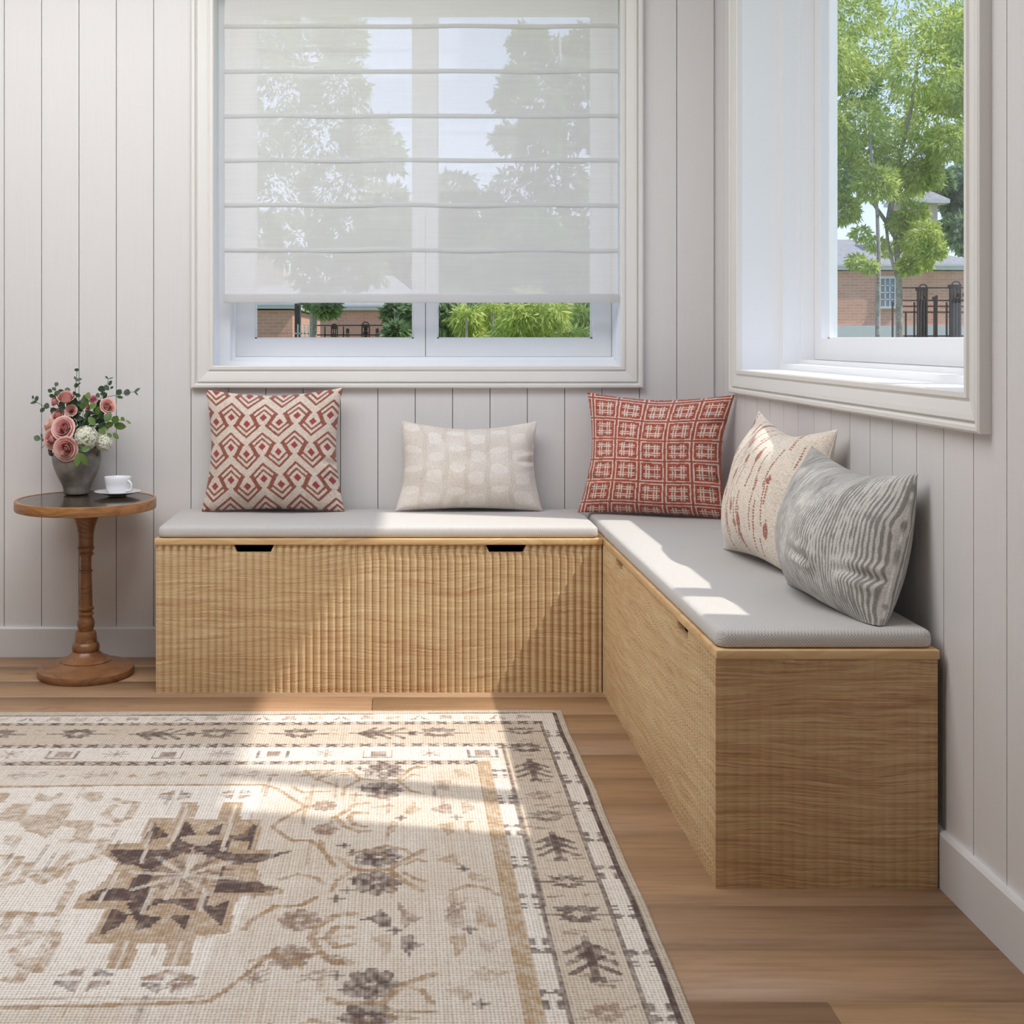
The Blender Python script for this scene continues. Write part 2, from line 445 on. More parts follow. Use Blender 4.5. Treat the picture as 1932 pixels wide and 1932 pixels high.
m = MB(); m.box(BX0+.02, BX1-.02, 3.962, 3.98, 0, TOP); m.box(BX0+.02, BX1-.02, Y1+.02, 3.962, .02, .035); m.build('inner_box', M['dark'], bench)
rounded('lid', BX0-.002, BX1+.0005, Y1-.004, 3.985, TOP+.0005, .4335, .0012, M['oak_lid'], bench, 2)

Y2 = 2.3115; CX0, CX1 = .5755, .9785
bench2 = empty('storage_bench', (.78, 3.1, 0)); tag(bench2, 'pale oak storage bench running toward the viewer along the right wall', 'bench', 'fluted oak storage benches')
fluted('front_panel', lambda s, d, z: (CX0+d, s, z), Y2+.019, 3.98, (2.593, 3.33), parent=bench2)
fluted('end_panel', lambda s, d, z: (s, Y2+d, z), CX0, CX1, parent=bench2, mat='oak_end', amp=.0016, pitch=.0205)
m = MB(); m.box(CX0+.02, CX1, 3.962, 3.98, 0, TOP); m.box(CX1-.018, CX1, Y2+.02, 3.962, 0, TOP); m.box(CX0+.02, CX1-.02, Y2+.02, 3.962, .02, .035); m.build('inner_box', M['dark'], bench2)
rounded('lid', CX0+.0, CX1+.002, Y2-.004, 3.985, TOP+.0005, .4335, .0012, M['oak_lid'], bench2, 2)

def cushion(x0, x1, y0, y1, label):
    z0, z1 = .4348, .4665; N1 = int((x1-x0)/.012); N2 = int((y1-y0)/.012)
    xs = np.linspace(-1, 1, N1); ys = np.linspace(-1, 1, N2)
    r = .013
    # rounded slab: superellipse edge profile, gently crowned
    V = []; Fq = []
    def ring(off, z, K=220):
        out = []
        hx, hy = (x1-x0)/2-off, (y1-y0)/2-off; rc = max(.022-off, .004)
        pts = []
        for (cx, cy, a0) in ((hx-rc, hy-rc, 0), (-hx+rc, hy-rc, 90), (-hx+rc, -hy+rc, 180), (hx-rc, -hy+rc, 270)):
            for k in range(9):
                t = math.radians(a0+k*90/8); pts.append((cx+rc*math.cos(t), cy+rc*math.sin(t)))
        return [((x0+x1)/2+px, (y0+y1)/2+py, z) for px, py in pts]
    prof = [(.006, z0), (.001, z0+.003), (0, z0+.009), (.0, z0+.016), (.0012, z1-.0085), (.0035, z1-.0045), (.008, z1-.0015), (.014, z1), (.05, z1+.0012), (.12, z1+.0018)]
    rings = [ring(o, z) for o, z in prof]; K = len(rings[0])
    for q in rings: V += q
    fs = [(i*K+k, i*K+(k+1) % K, (i+1)*K+(k+1) % K, (i+1)*K+k) for i in range(len(rings)-1) for k in range(K)]
    fs += [tuple(range(K-1, -1, -1)), tuple(range((len(rings)-1)*K, len(rings)*K))]
    mb = MB(); mb.add(V, fs); o = mb.build('seat_cushion', M['cushion'], None, True)
    return tag(o, label, 'cushion', 'thin grey bench cushions')
cushion(-.682, .566, 3.597, 3.982, 'thin light grey seat cushion on the bench under the back window')
cushion(.580, .976, 2.318, 3.982, 'thin light grey seat cushion on the bench along the right wall')

# ------------------------------------------------------------ throw pillows
def seg_mask(x, y, ax, ay, bx, by, w):
    dx, dy = bx-ax, by-ay; L = dx*dx+dy*dy
    t = np.clip(((x-ax)*dx+(y-ay)*dy)/L, 0, 1)
    return (x-ax-t*dx)**2+(y-ay-t*dy)**2 < w*w
def L3(r, g, b): return np.array(lin(r, g, b)[:3])
def vnoise(x, y, seed=0):
    x = x+300; y = y+300
    """cheap smooth value noise"""
    r = np.random.default_rng(seed).random((64, 64))
    xi = np.floor(x).astype(int); yi = np.floor(y).astype(int); fx = x-xi; fy = y-yi
    fx = fx*fx*(3-2*fx); fy = fy*fy*(3-2*fy)
    g = lambda a, b: r[a % 64, b % 64]
    return (g(xi, yi)*(1-fx)+g(xi+1, yi)*fx)*(1-fy)+(g(xi, yi+1)*(1-fx)+g(xi+1, yi+1)*fx)*fy
def lerp(a, b, m): return a*(1-m[..., None])+b*m[..., None]

def pat_diamond(u, v):
    x = 955+u*720+18*np.sin(v*3+1); y = 905-v*690+14*np.sin(u*4)
    px, py = 362., 366.
    x = (x-515+px*10) % px; y = (y-520+py*10) % py
    segs = []
    for cx, cy in ((0, 0),):
        segs += [(cx-146, cy-30, cx, cy-168, 12), (cx, cy-168, cx+146, cy-30, 12), (cx-105, cy+2, cx, cy-100, 11), (cx, cy-100, cx+105, cy+2, 11)]
        bx, by = cx+px/2, cy+75
        segs += [(bx-146, by+25, bx, by+166, 12), (bx, by+166, bx+146, by+25, 12), (bx-105, by-2, bx, by+98, 11), (bx, by+98, bx+105, by-2, 11)]
        segs += [(cx+124, cy-26, bx-124, by+26, 22), (bx+124, by+26, cx+px-124, cy-26, 22)]
    m = np.zeros(x.shape, bool); c = np.zeros(x.shape, bool)
    for ox in (-px, 0, px):
        for oy in (-py, 0, py):
            for s in segs: m |= seg_mask(x, y, s[0]+ox, s[1]+oy, s[2]+ox, s[3]+oy, s[4])
            for (qx, qy) in ((0, 0), (px/2, 75)):
                c |= (np.abs(x-qx-ox)+np.abs(y-qy-oy)*.9) < 42
    n = vnoise(u*70, v*70, 3)
    col = lerp(L3(226, 212, 198), L3(206, 190, 176), np.clip(n*1.3-.2, 0, 1))
    rc = lerp(L3(160, 98, 80), L3(134, 72, 60), vnoise(u*60, v*60, 4)); col = np.where(m[..., None], rc, col)
    return np.where(c[..., None], L3(158, 66, 66), col)
def pat_plaid(u, v):
    x = (u*2.62+.42+.03*np.sin(v*5)); y = (v*2.85+.35+.03*np.sin(u*5+1))
    fx = (x % 1)-.5; fy = (y % 1)-.5; m = np.zeros(x.shape, bool)
    for q in (.115, .215):
        m |= (np.abs(np.abs(fx)-q) < .022) & (np.abs(fy) < .33)
        m |= (np.abs(np.abs(fy)-q) < .022) & (np.abs(fx) < .33)
    m |= (np.abs(np.abs(fx)-.43) < .024) & (np.abs(fy) < .46); m |= (np.abs(np.abs(fy)-.43) < .022) & (np.abs(fx) < .46)
    n = vnoise(u*95, v*95, 5)
    red = lerp(L3(186, 96, 72), L3(148, 62, 48), np.clip(n*1.6-.3, 0, 1))
    return np.where(m[..., None], L3(226, 208, 196), red)
def pat_faint(u, v):
    x = (u*3.1+.3*vnoise(u*3, v*3, 61)); y = (v*2.1+.3*vnoise(u*3+9, v*3, 62))+.5*(np.floor(x) % 2)
    fx = (x % 1)-.5; fy = (y % 1)-.5
    e = (np.abs((fx/.34))**3+np.abs(fy/.3)**3) < 1
    o = ((fx/.4)**2+((fy+.1)/.18)**2) < 1
    sh = np.where((np.floor(x) % 2) == 0, e, o).astype(float)
    ln = (np.abs(np.abs(fx)-.45) < .03).astype(float)
    n = vnoise(u*5, v*4, 6); k = np.clip(.35+n*.9, 0, 1)
    c = lerp(L3(236, 229, 221), L3(219, 208, 196), (1-sh)*k*.8)
    c = lerp(c, L3(200, 186, 172), ln*k*.6)
    return lerp(c, L3(240, 234, 228), vnoise(u*70, v*80, 8)*.35)
def pat_streak(u, v):
    r = np.random.default_rng(11); n = vnoise(u*90, v*90, 9)
    c = lerp(L3(236, 225, 211), L3(214, 201, 185), np.clip(n*1.5-.45, 0, 1))
    d = np.zeros(u.shape)
    for k in range(64):
        x0 = r.uniform(-.98, .98); v0 = r.uniform(-1, .8); L = r.uniform(.2, .8); w = r.uniform(.008, .015)
        xx = x0+.02*np.sin(v*3+k)
        on = (np.abs(u-xx) < w) & (v > v0) & (v < v0+L) & (np.sin(v*150+k) > -.55)
        d = np.maximum(d, on*1.0)
        if k % 2 == 0:
            vb = v0+L*r.uniform(.2, .8); b = (((u-xx)/.040)**2+((v-vb)/r.uniform(.06, .13))**2 < 1) & (vnoise(u*60, v*60, k) > .25)
            d = np.maximum(d, b*1.0)
    sp = (vnoise(u*110, v*110, 13) > .9) & (u > -.2)
    c = lerp(c, L3(158, 82, 60), d*.88)
    return lerp(c, L3(140, 92, 66), sp*.6)
def pat_waves(u, v):
    ph = u*31+.6*vnoise(u*2+3, v*2.5+4, 21)+.3*vnoise(u*5+3, v*6+5, 22)
    s = .5+.5*np.sin(ph*2*PI)
    w = vnoise(u*9, v*2.6, 23); br = vnoise(u*62, v*11, 24)
    m = np.clip((s-.34-.8*(w-.5)-.9*(br-.5))*3, 0, 1)
    c = lerp(L3(140, 137, 132), L3(216, 213, 208), m)
    return lerp(c, L3(168, 164, 160), vnoise(u*100, v*100, 25)*.25)

def pillow(label, TL, TR, BR, BL, T, pattern, kx=.11, ky=.12, N=270, seed=1, rough_wr=.0045, cat='pillow', flatb=True, lim=None, creases=()):
    a = np.linspace(-1, 1, N); a = a*(1.35-.35*a*a)
    A, B = np.meshgrid(a, a)       # A: u, B: v
    TL, TR, BR, BL = [np.array(q, float) for q in (TL, TR, BR, BL)]
    uu = A*(1-kx*(1-np.abs(B)**1.7)); vv = B*(1-np.where(B > 0, ky, ky*.35)*(1-np.abs(A)**1.7))
    s = (uu+1)/2; t = (vv+1)/2
    P = ((1-s)*(1-t))[..., None]*BL+(s*(1-t))[..., None]*BR+((1-s)*t)[..., None]*TL+(s*t)[..., None]*TR
    nrm = np.cross((BR-BL)+(TR-TL), (TL-BL)+(TR-BR)); nrm /= np.linalg.norm(nrm)
    f = np.clip((1-A*A), 0, 1)**.55*np.clip((1-B*B), 0, 1)**.5
    f = f*(1+.12*(1-B))/1.12
    r = np.random.default_rng(seed); wr = np.zeros(A.shape)
    for _ in range(9):
        th = r.uniform(0, PI); k = r.uniform(4, 11); wr += np.sin((A*math.cos(th)+B*math.sin(th))*k+r.uniform(0, 6))*r.uniform(.3, 1)/k*5
    wr *= (1-.5*f)*np.clip(f*4, 0, 1)*rough_wr
    for (cu, cv, du, dv, L, dep) in creases:     # short pinched folds
        q = seg_mask  # distance along a segment
        dx, dy = du*L, dv*L; tt = np.clip(((A-cu)*dx+(B-cv)*dy)/(dx*dx+dy*dy), 0, 1)
        dd = np.sqrt((A-cu-tt*dx)**2+(B-cv-tt*dy)**2)
        wr -= dep*np.exp(-(dd/.05)**2)*(1-tt)*np.clip(f*5, 0, 1)
        wr += dep*.7*np.exp(-((dd-.12)/.06)**2)*(1-tt)*np.clip(f*5, 0, 1)
    out = []
    for side in (1, -1):
        th = (T*.58 if side > 0 else T*.42)
        Q = P+nrm*(side*th*f+(wr if side > 0 else 0))[..., None]
        if flatb: Q[..., 2] = np.maximum(Q[..., 2], .4688+.0006*(side > 0))
        if lim: Q[..., lim[0]] = np.minimum(Q[..., lim[0]], lim[1]-(.0005 if side > 0 else 0))
        out.append(Q.reshape(-1, 3))
    V = np.concatenate(out); idx = np.arange(N*N).reshape(N, N)
    f1 = np.stack([idx[:-1, :-1], idx[:-1, 1:], idx[1:, 1:], idx[1:, :-1]], -1).reshape(-1, 4)
    f2 = f1[:, ::-1]+N*N
    bd = np.concatenate([idx[0, :], idx[1:, -1], idx[-1, -2::-1], idx[-2:0:-1, 0]]); b2 = np.roll(bd, -1)
    f3 = np.stack([bd, b2, b2+N*N, bd+N*N], -1)[:, ::-1]
    col = pattern(A, B).reshape(-1, 3); col = np.concatenate([col, col])
    ctr = V.mean(0); o = from_np('throw_pillow', V-ctr, np.concatenate([f1, f2, f3]), M['cloth'], col=col)
    o.location = ctr
    return tag(o, label, cat)
S = .469
def cx(x, y, Y, z=None):
    p = at(x, y, Y)
    if z is not None: p.z = z
    return p
pillow('square cream throw pillow with rust red concentric diamonds, at the left end of the bench', at(388, 735, 3.945), at(647, 731, 3.945), cx(650, 967, 3.89, S), cx(380, 967, 3.89, S), .175, pat_diamond, lim=(1, 3.996), seed=2, creases=((1, -.25, -1, .15, .3, .012), (.1, -1, 0, 1, .25, .01)))
pillow('small rectangular cream throw pillow with faint beige pattern, in the middle of the back bench', at(756, 793, 3.955), at(1014, 794, 3.955), cx(1024, 963, 3.90, S), cx(746, 963, 3.90, S), .15, pat_faint, kx=.09, ky=.2, lim=(1, 3.996), seed=4, creases=((1, .1, -1, -.2, .3, .012), (-.2, -1, .2, 1, .25, .01)))
pillow('square rust red throw pillow with pale woven grid, in the corner of the benches', at(1108, 740, 3.93), at(1386, 745, 3.745), cx(1374, 982, 3.735, S), cx(1090, 970, 3.87, S), .17, pat_plaid, kx=.13, ky=.11, lim=(1, 3.996), seed=6, rough_wr=.004, creases=((-1, -.45, 1, .1, .35, .014), (1, -.4, -1, .1, .35, .014), (1, .55, -1, -.3, .3, .01)))
pillow('cream throw pillow with rust brown vertical streaks, leaning on the right wall', (.915, 3.235, .815), (.966, 2.80, .80), (.875, 2.79, S), (.815, 3.20, S), .165, pat_streak, kx=.05, ky=.24, lim=(0, .9885), seed=8)
pillow('grey throw pillow with wavy white stripes, nearest of those on the right bench', (.90, 2.775, .765), (.972, 2.385, .745), (.885, 2.345, S-.02), (.85, 2.775, S-.01), .205, pat_waves, kx=.02, ky=.2, lim=(0, .9885), N=340, seed=9, rough_wr=.004, creases=((1, -.35, -1, -.1, .4, .010), (.3, -.4, -1, .2, .4, .008)))
# ------------------------------------------------------------ area rug
g = .0027; RX0, RX1, RY0, RY1 = -1.85, .4345, 1.0, 3.403
nx = int((RX1-RX0)/g)+1; ny = int((RY1-RY0)/g)+1
X, Y = np.meshgrid(np.linspace(RX0, RX1, nx), np.linspace(RY0, RY1, ny))
DYY = lambda x: .017*(.41-x)/1.5*1.0
Ys = Y+DYY(X)*1.0                                    # border rows drift slightly toward the viewer on the left
CRE, TAN, GLD, DRK, MID, IVO = L3(230, 222, 211), L3(206, 190, 170), L3(172, 142, 106), L3(94, 76, 72), L3(146, 118, 100), L3(240, 234, 226)
q6 = lambda a, s: np.round(a/s)*s
nz1 = vnoise(X*9, Y*9, 31); nz2 = vnoise(X*40, Y*40, 32); nz3 = vnoise(X*150, Y*25, 33); nz4 = vnoise(X*25, Y*150, 34)
fleck = vnoise(X*110, Y*110, 35)
K = lerp(L3(212, 198, 180), CRE, np.clip(nz1*.7+nz3*.3+nz4*.2, 0, 1))
def put(mask, col, a=1.0, worn=.35):
    """paint a colour, worn through in flecks"""
    global K
    k = mask*a*np.clip(1.25-worn*1.6*fleck-.25*nz2, 0, 1)
    K = K*(1-k[..., None])+col*k[..., None]
def W(zx, zy, o=(0, 1320)):
    """crop coordinates of the photo, laid back on the floor plane"""
    x = o[0]+zx*.3168; y = o[1]+zy*.3168; p = y-VY
    return ((x-VX)/p, F/p)
A_ = lambda *pts: [W(a, b) for a, b in pts]
B_ = lambda *pts: [W(a, b, (500, 1320)) for a, b in pts]
def poly(pts, col, a=1.0, worn=.35):
    pts = np.array(pts); x0, y0 = pts.min(0)-.01; x1, y1 = pts.max(0)+.01
    i0, i1 = max(0, int((x0-RX0)/g)), min(nx, int((x1-RX0)/g)+2); j0, j1 = max(0, int((y0-RY0)/g)), min(ny, int((y1-RY0)/g)+2)
    if i0 >= i1 or j0 >= j1: return
    xs = q6(X[j0:j1, i0:i1], .0054)+1e-5; ys = q6(Y[j0:j1, i0:i1], .0064)+1e-5; ins = np.zeros(xs.shape, bool)
    for k in range(len(pts)):
        ax, ay = pts[k]; bx, by = pts[(k+1) % len(pts)]
        if ay == by: continue
        c = ((ay > ys) != (by > ys)) & (xs < (bx-ax)*(ys-ay)/(by-ay)+ax); ins ^= c
    local(ins, slice(j0, j1), slice(i0, i1), col, a, worn)
def local(ins, J, I, col, a, worn):
    k = ins*a*np.clip(1.25-worn*1.6*fleck[J, I]-.25*nz2[J, I], 0, 1)
    K[J, I] = K[J, I]*(1-k[..., None])+col*k[..., None]
def line(pts, w, col, a=1.0, worn=.4):
    for (ax, ay), (bx, by) in zip(pts[:-1], pts[1:]):
        x0, x1, y0, y1 = min(ax, bx)-w, max(ax, bx)+w, min(ay, by)-w, max(ay, by)+w
        i0, i1 = max(0, int((x0-RX0)/g)), min(nx, int((x1-RX0)/g)+2); j0, j1 = max(0, int((y0-RY0)/g)), min(ny, int((y1-RY0)/g)+2)
        if i0 >= i1 or j0 >= j1: continue
        J, I = slice(j0, j1), slice(i0, i1)
        local(seg_mask(q6(X[J, I], .0040), q6(Y[J, I], .0044), ax, ay, bx, by, w*1.12), J, I, col, a, worn)
def box(x0, x1, y0, y1, col, a=1.0, worn=.35): poly([(x0, y0), (x1, y0), (x1, y1), (x0, y1)], col, a, worn)
def yline(x0, x1, y, w, col, a=1.0, worn=.3): line([(x0, y-DYY(x0)), (x1, y-DYY(x1))], w, col, a, worn)
def yband(x0, x1, y0, y1, col, a=1.0, worn=.2):
    poly([(x0, y0-DYY(x0)), (x1, y0-DYY(x1)), (x1, y1-DYY(x1)), (x0, y1-DYY(x0))], col, a, worn)
# --- ground colours of the border bands
XR = .411
yband(RX0, XR, 3.300, 3.372, IVO, .8); yband(RX0, .366, 3.125, 3.290, TAN, .6)
yband(RX0, .24, 3.005, 3.105, IVO, .8)
box(.368, XR, RY0, 3.30, IVO, .75); box(.252, .366, RY0, 3.12, TAN, .7); box(.212, .248, RY0, 2.99, IVO, .8)
box(.180, .212, RY0, 2.99, L3(176, 144, 98), .8, .5)
box(XR, RX1, RY0, RY1, L3(196, 184, 166), .9, .3)
yband(RX0, RX1, 3.378, 3.42, L3(208, 196, 178), .8, .2)
# --- dividing lines
yline(RX0, XR, 3.375, .0032, DRK, .9); line([(XR, RY0), (.411, 3.372)], .005, DRK, 1, .2)
line([(.367, RY0), (.366, 3.29)], .004, DRK, .85); line([(.2495, RY0), (.253, 3.12)], .004, DRK, .85)
def chain(y, x1, s=.0415):
    yline(RX0, x1, y+.011, .0018, MID, .6); yline(RX0, x1, y-.011, .0018, MID, .6)
    x = x1
    while x > RX0:
        yy = y-DYY(x)
        line([(x-.010, yy+.009), (x+.010, yy-.009)], .0042, DRK, .9); line([(x-.010, yy-.009), (x+.010, yy+.009)], .0042, DRK, .9)
        line([(x-.014, yy), (x-.026, yy+.006), (x-s+.010, yy)], .0018, MID, .6); line([(x-.014, yy), (x-.026, yy-.006), (x-s+.010, yy)], .0018, MID, .6)
        x -= s
chain(3.290, .36); chain(3.112, .25); chain(2.985, .17)
# --- motifs
def T(pts, c, r=0, sx=1, sy=1):
    co, si = math.cos(r), math.sin(r)
    return [(c[0]+(px*sx)*co-(py*sy)*si, c[1]+(px*sx)*si+(py*sy)*co) for px, py in pts]
def palmette(c, r=0, s=1.0, col=DRK, a=.85):
    for k, (ang, L_, w) in enumerate(((35, .05, .012), (70, .042, .013), (110, .042, .013), (145, .05, .012), (-30, .04, .011), (-150, .04, .011), (-65, .036, .012), (-115, .036, .012))):
        t = math.radians(ang); q = [(math.cos(t)*.008+0, math.sin(t)*.008), (math.cos(t)*L_*.6-math.sin(t)*w, math.sin(t)*L_*.6+math.cos(t)*w), (math.cos(t)*L_, math.sin(t)*L_), (math.cos(t)*L_*.6+math.sin(t)*w, math.sin(t)*L_*.6-math.cos(t)*w)]
        poly(T(q, c, r, s, s), col, a)
    line(T([(-.065, 0), (-.02, 0)], c, r, s, s), .004*s, col, a); line(T([(.02, 0), (.065, 0)], c, r, s, s), .004*s, col, a)
def branchy(c, r=0, s=1.0, col=DRK, a=.85):
    line(T([(-.06, 0), (.065, 0)], c, r, s, s), .0035*s, col, a)
    for x in (-.03, 0, .028):
        for q in (-1, 1): line(T([(x-.012, 0), (x+.018, q*.032)], c, r, s, s), .0045*s, col, a)
    poly(T([(-.035, -.014), (.0, -.02), (.02, 0), (0, .02), (-.035, .014)], c, r, s, s), col, a)
    poly(T([(.055, -.012), (.075, -.014), (.068, 0), (.075, .014), (.055, .012)], c, r, s, s), col, a)
def xh(c, s=1.0, col=DRK, flip=False, a=.85):
    x, y = c; yo = .017 if flip else -.017
    for q in (-1, 1):
        poly([(x+q*.018*s, y-yo+.010*s), (x+q*.018*s, y-yo-.010*s), (x+q*.002*s, y-yo-.002), (x+q*.002*s, y-yo+.002)], col, a)
        poly([(x+q*.020*s, y-yo+.012*s), (x+q*.010*s, y-yo+.014*s), (x, y-yo)], col, a)
        for p in (-1, 1): box(min(x+q*.006, x+q*.017*s), max(x+q*.006, x+q*.017*s), min(y+yo+p*.002, y+yo+p*.012), max(y+yo+p*.002, y+yo+p*.012), col, a)
rr = random.Random(3)
for i in range(26):                                  # white outer band along the right edge, and its inner twin
    y = W(1720, 220, (500, 1320))[1]-i*.165
    if y > RY0+.05: xh((.389, y), 1.0, DRK, i % 2 == 0)
    y2 = 2.905-i*.165
    if y2 > RY0+.05: xh((.230, y2), .85, DRK, i % 2 == 1)
yy = 3.215; i = 0
while yy > RY0+.1:                                   # right tan band
    c = (.308, yy)
    [lambda: palmette(c, 0, .85), lambda: palmette(c, .0, 1.0), lambda: branchy(c, -PI/2, 1.15), lambda: palmette(c, .4, .75, MID, .6), lambda: palmette(c, .2, .9, DRK, .7), lambda: branchy(c, -PI/2, 1.1)][i % 6]()
    for q in range(3): yq = yy-.07+rr.uniform(-.02, .02); xq = .308+rr.uniform(-.045, .045); line([(xq-.012, yq), (xq+.012, yq+rr.uniform(-.006, .006))], .003, MID, .7)
    yy -= (.13, .15, .17, .12, .15, .17)[i % 6]; i += 1
for i, x in enumerate(np.arange(.335, RX0, -.185)):  # top tan band
    c = (x-.03, 3.205-DYY(x))
    if i % 3 == 2: branchy((c[0]+.02, c[1]), 0, 1.25)
    elif i % 3 == 0 and i: palmette(c, 0, 1.1)
    elif i % 3 == 1: palmette((c[0]-.02, c[1]), 0, 1.15, DRK, .75)
    for q in range(2): line([(x-.12, 3.20+.03*q-DYY(x)), (x-.135, 3.205+.03*q-DYY(x))], .004, GLD, .6)
for i, x in enumerate(np.arange(.325, RX0, -.068)):  # narrow ivory band at the very top
    c = (x, 3.338-DYY(x)); k = i % 3; col = (MID, DRK, GLD)[k]
    if k == 0: poly(T([(-.018, -.02), (-.012, .022), (.014, .02), (.02, -.018), (.0, -.005)], c), col, .7, .6)
    elif k == 1:
        for q in (-1, 1): poly(T([(0, .024), (q*.012, .0), (q*.026, -.02), (q*.008, -.016)], c), col, .75, .5)
    else: poly(T([(-.02, -.015), (-.015, .02), (.0, .008), (.018, .022), (.02, -.018)], c), col, .6, .7)
for i, x in enumerate(np.arange(.20, RX0, -.125)):   # ivory band with little squares
    c = (x, 3.052-DYY(x)); k = i % 2
    if k == 0:
        box(c[0]-.018, c[0]+.018, c[1]-.022, c[1]+.018, MID, .85)
        for q in (-1, 1): line([(c[0]+q*.034, c[1]+.02), (c[0]+q*.034, c[1]-.03)], .003, DRK, .8)
        line([(c[0]-.034, c[1]-.03), (c[0]+.034, c[1]-.03)], .003, DRK, .7)
    else:
        for t in range(4): th = t*PI/4; line([(c[0]-.028*math.cos(th), c[1]-.026*math.sin(th)), (c[0]+.028*math.cos(th), c[1]+.026*math.sin(th))], .003, MID, .65, .6)
# --- left field: leafy row, then the ivory panel
yband(RX0, -.16, 2.845, 2.972, CRE, .6)
for i, x in enumerate(np.arange(-.2, RX0, -.16)):
    c = (x, 2.905-DYY(x)); col = MID
    poly(T([(-.05, 0), (-.02, .028), (.0, .006), (.03, .03), (.045, .012), (.03, -.02), (0, -.004), (-.025, -.026)], c), col, .55, .8)
    poly(T([(.06, -.004), (.075, .007), (.09, -.004), (.075, -.013)], c), GLD, .8)
panel = A_((-900, 545), (0, 540), (900, 528), (1560, 530), (1530, 640), (1500, 735), (1560, 740), (1500, 900), (1480, 1200), (1380, 1420), (1270, 1440), (1220, 1640), (1165, 1800), (500, 1835), (-900, 1850))
poly(panel, IVO, .95, .12)
line(A_((-900, 545), (0, 538), (700, 527), (1570, 525), (1640, 545), (1700, 580), (1820, 655), (1680, 730), (1620, 775), (1680, 820), (1745, 858), (1850, 857), (1900, 895), (1960, 960), (1990, 1010)), .005, GLD, .9)
line(A_((1885, 1200), (1800, 1245), (1630, 1260), (1500, 1335), (1450, 1390)), .005, GLD, .85)
line(A_((1870, 1545), (1600, 1545), (1450, 1680), (1330, 1765), (1240, 1825), (1130, 1832), (500, 1850), (-900, 1870)), .0045, GLD, .9)
line(A_((500, 1800), (1100, 1805), (1200, 1790)), .003, GLD, .6); line(A_((480, 1800), (-900, 1830)), .003, GLD, .6)
def star():
    tan = GLD*.75+TAN*.25
    for p in (((1080, 628), (1185, 628), (1150, 720), (1040, 728)), ((1325, 628), (1442, 628), (1425, 735), (1290, 740)),
              ((880, 725), (1560, 735), (1545, 800), (1520, 915), (1640, 915), (1530, 1000), (1530, 1110), (1670, 1140), (1690, 1180), (1420, 1195), (1400, 1240), (1355, 1415), (1165, 1430), (1120, 1610), (955, 1615), (1000, 1470), (820, 1475), (775, 1630), (620, 1632), (680, 1470), (505, 1480), (550, 1400), (590, 1330), (640, 1262), (420, 1262), (460, 1190), (560, 1150), (640, 1080), (700, 1000), (640, 960), (600, 940), (640, 880), (830, 872), (850, 800))):
        poly(A_(*p), tan, .95, .3)
    for p in (((910, 755), (945, 780), (1000, 825), (985, 842), (910, 848), (895, 880), (855, 880), (880, 800)),
              ((1090, 750), (1120, 750), (1160, 822), (1115, 828), (1070, 860), (1190, 880), (1210, 865), (1330, 858), (1300, 925), (1180, 915), (1160, 920), (1010, 912), (1040, 850), (1070, 800)),
              ((1215, 820), (1270, 785), (1320, 755), (1310, 830)), ((1525, 750), (1490, 915), (1470, 905), (1480, 865), (1420, 860), (1370, 850), (1350, 930), (1320, 925), (1360, 830), (1440, 820), (1480, 780)),
              ((650, 912), (1010, 910), (1300, 915), (1400, 935), (1620, 935), (1740, 918), (1640, 960), (1510, 995), (1390, 1000), (1270, 955), (1090, 930), (1000, 975), (910, 1030), (850, 1030), (800, 1005), (720, 1000)),
              ((910, 1030), (900, 1075), (870, 1170), (905, 1160), (880, 1270), (860, 1290), (820, 1310), (835, 1350), (800, 1330), (745, 1230), (810, 1215), (505, 1222), (560, 1175), (640, 1135), (760, 1150), (800, 1080), (850, 1035)),
              ((1340, 1005), (1310, 1080), (1400, 1082), (1460, 1110), (1550, 1108), (1570, 1130), (1660, 1145), (1600, 1165), (1270, 1170), (1290, 1100), (1320, 1010)),
              ((905, 1210), (1180, 1210), (1160, 1280), (1100, 1270), (1050, 1240), (985, 1235), (900, 1245)), ((665, 1258), (740, 1290), (770, 1300), (700, 1380), (640, 1400), (615, 1425), (580, 1425), (630, 1330)),
              ((820, 1310), (965, 1312), (900, 1370), (820, 1395), (800, 1380)), ((1010, 1310), (1135, 1310), (1100, 1395), (1050, 1350)), ((1225, 1150), (1250, 1160), (1230, 1240), (1270, 1260), (1370, 1205), (1320, 1390), (1290, 1340), (1200, 1275), (1190, 1240))):
        poly(A_(*p), DRK, 1.0, .3)
    for p in (((1070, 835), (1200, 825), (1285, 832), (1240, 885), (1150, 885), (1080, 862)), ((1070, 935), (1220, 945), (1200, 1000), (1100, 1005), (1060, 980))):
        poly(A_(*p), TAN, .9, .3)
    cc = W(1090, 1065)
    for k in range(8):
        t = k*PI/4+.25; line([(cc[0]+.02*math.cos(t), cc[1]+.02*math.sin(t)), (cc[0]+.085*math.cos(t), cc[1]+.085*math.sin(t))], .009, DRK, .6, .7)
        t += PI/8; line([(cc[0]+.015*math.cos(t), cc[1]+.015*math.sin(t)), (cc[0]+.1*math.cos(t), cc[1]+.1*math.sin(t))], .006, CRE, .7, .5)
    for p in ((1040, 590), (1410, 582)): gem(p, .9)
    gem((500, 1690), 1.15); gem((1000, 1705), 1.1)
    # the cut lines running down the star
    for p in (((1000, 905), (1060, 790), (1120, 640)), ((840, 990), (870, 900), (905, 760)), ((600, 1222), (700, 1050)), ((850, 1290), (910, 1150)), ((700, 1630), (760, 1470)), ((1030, 1610), (1075, 1470)), ((1150, 900), (1100, 1080)), ((1330, 920), (1400, 650)), ((1195, 1280), (1220, 1150))):
        line(A_(*p), .0035, CRE, .8, .3)
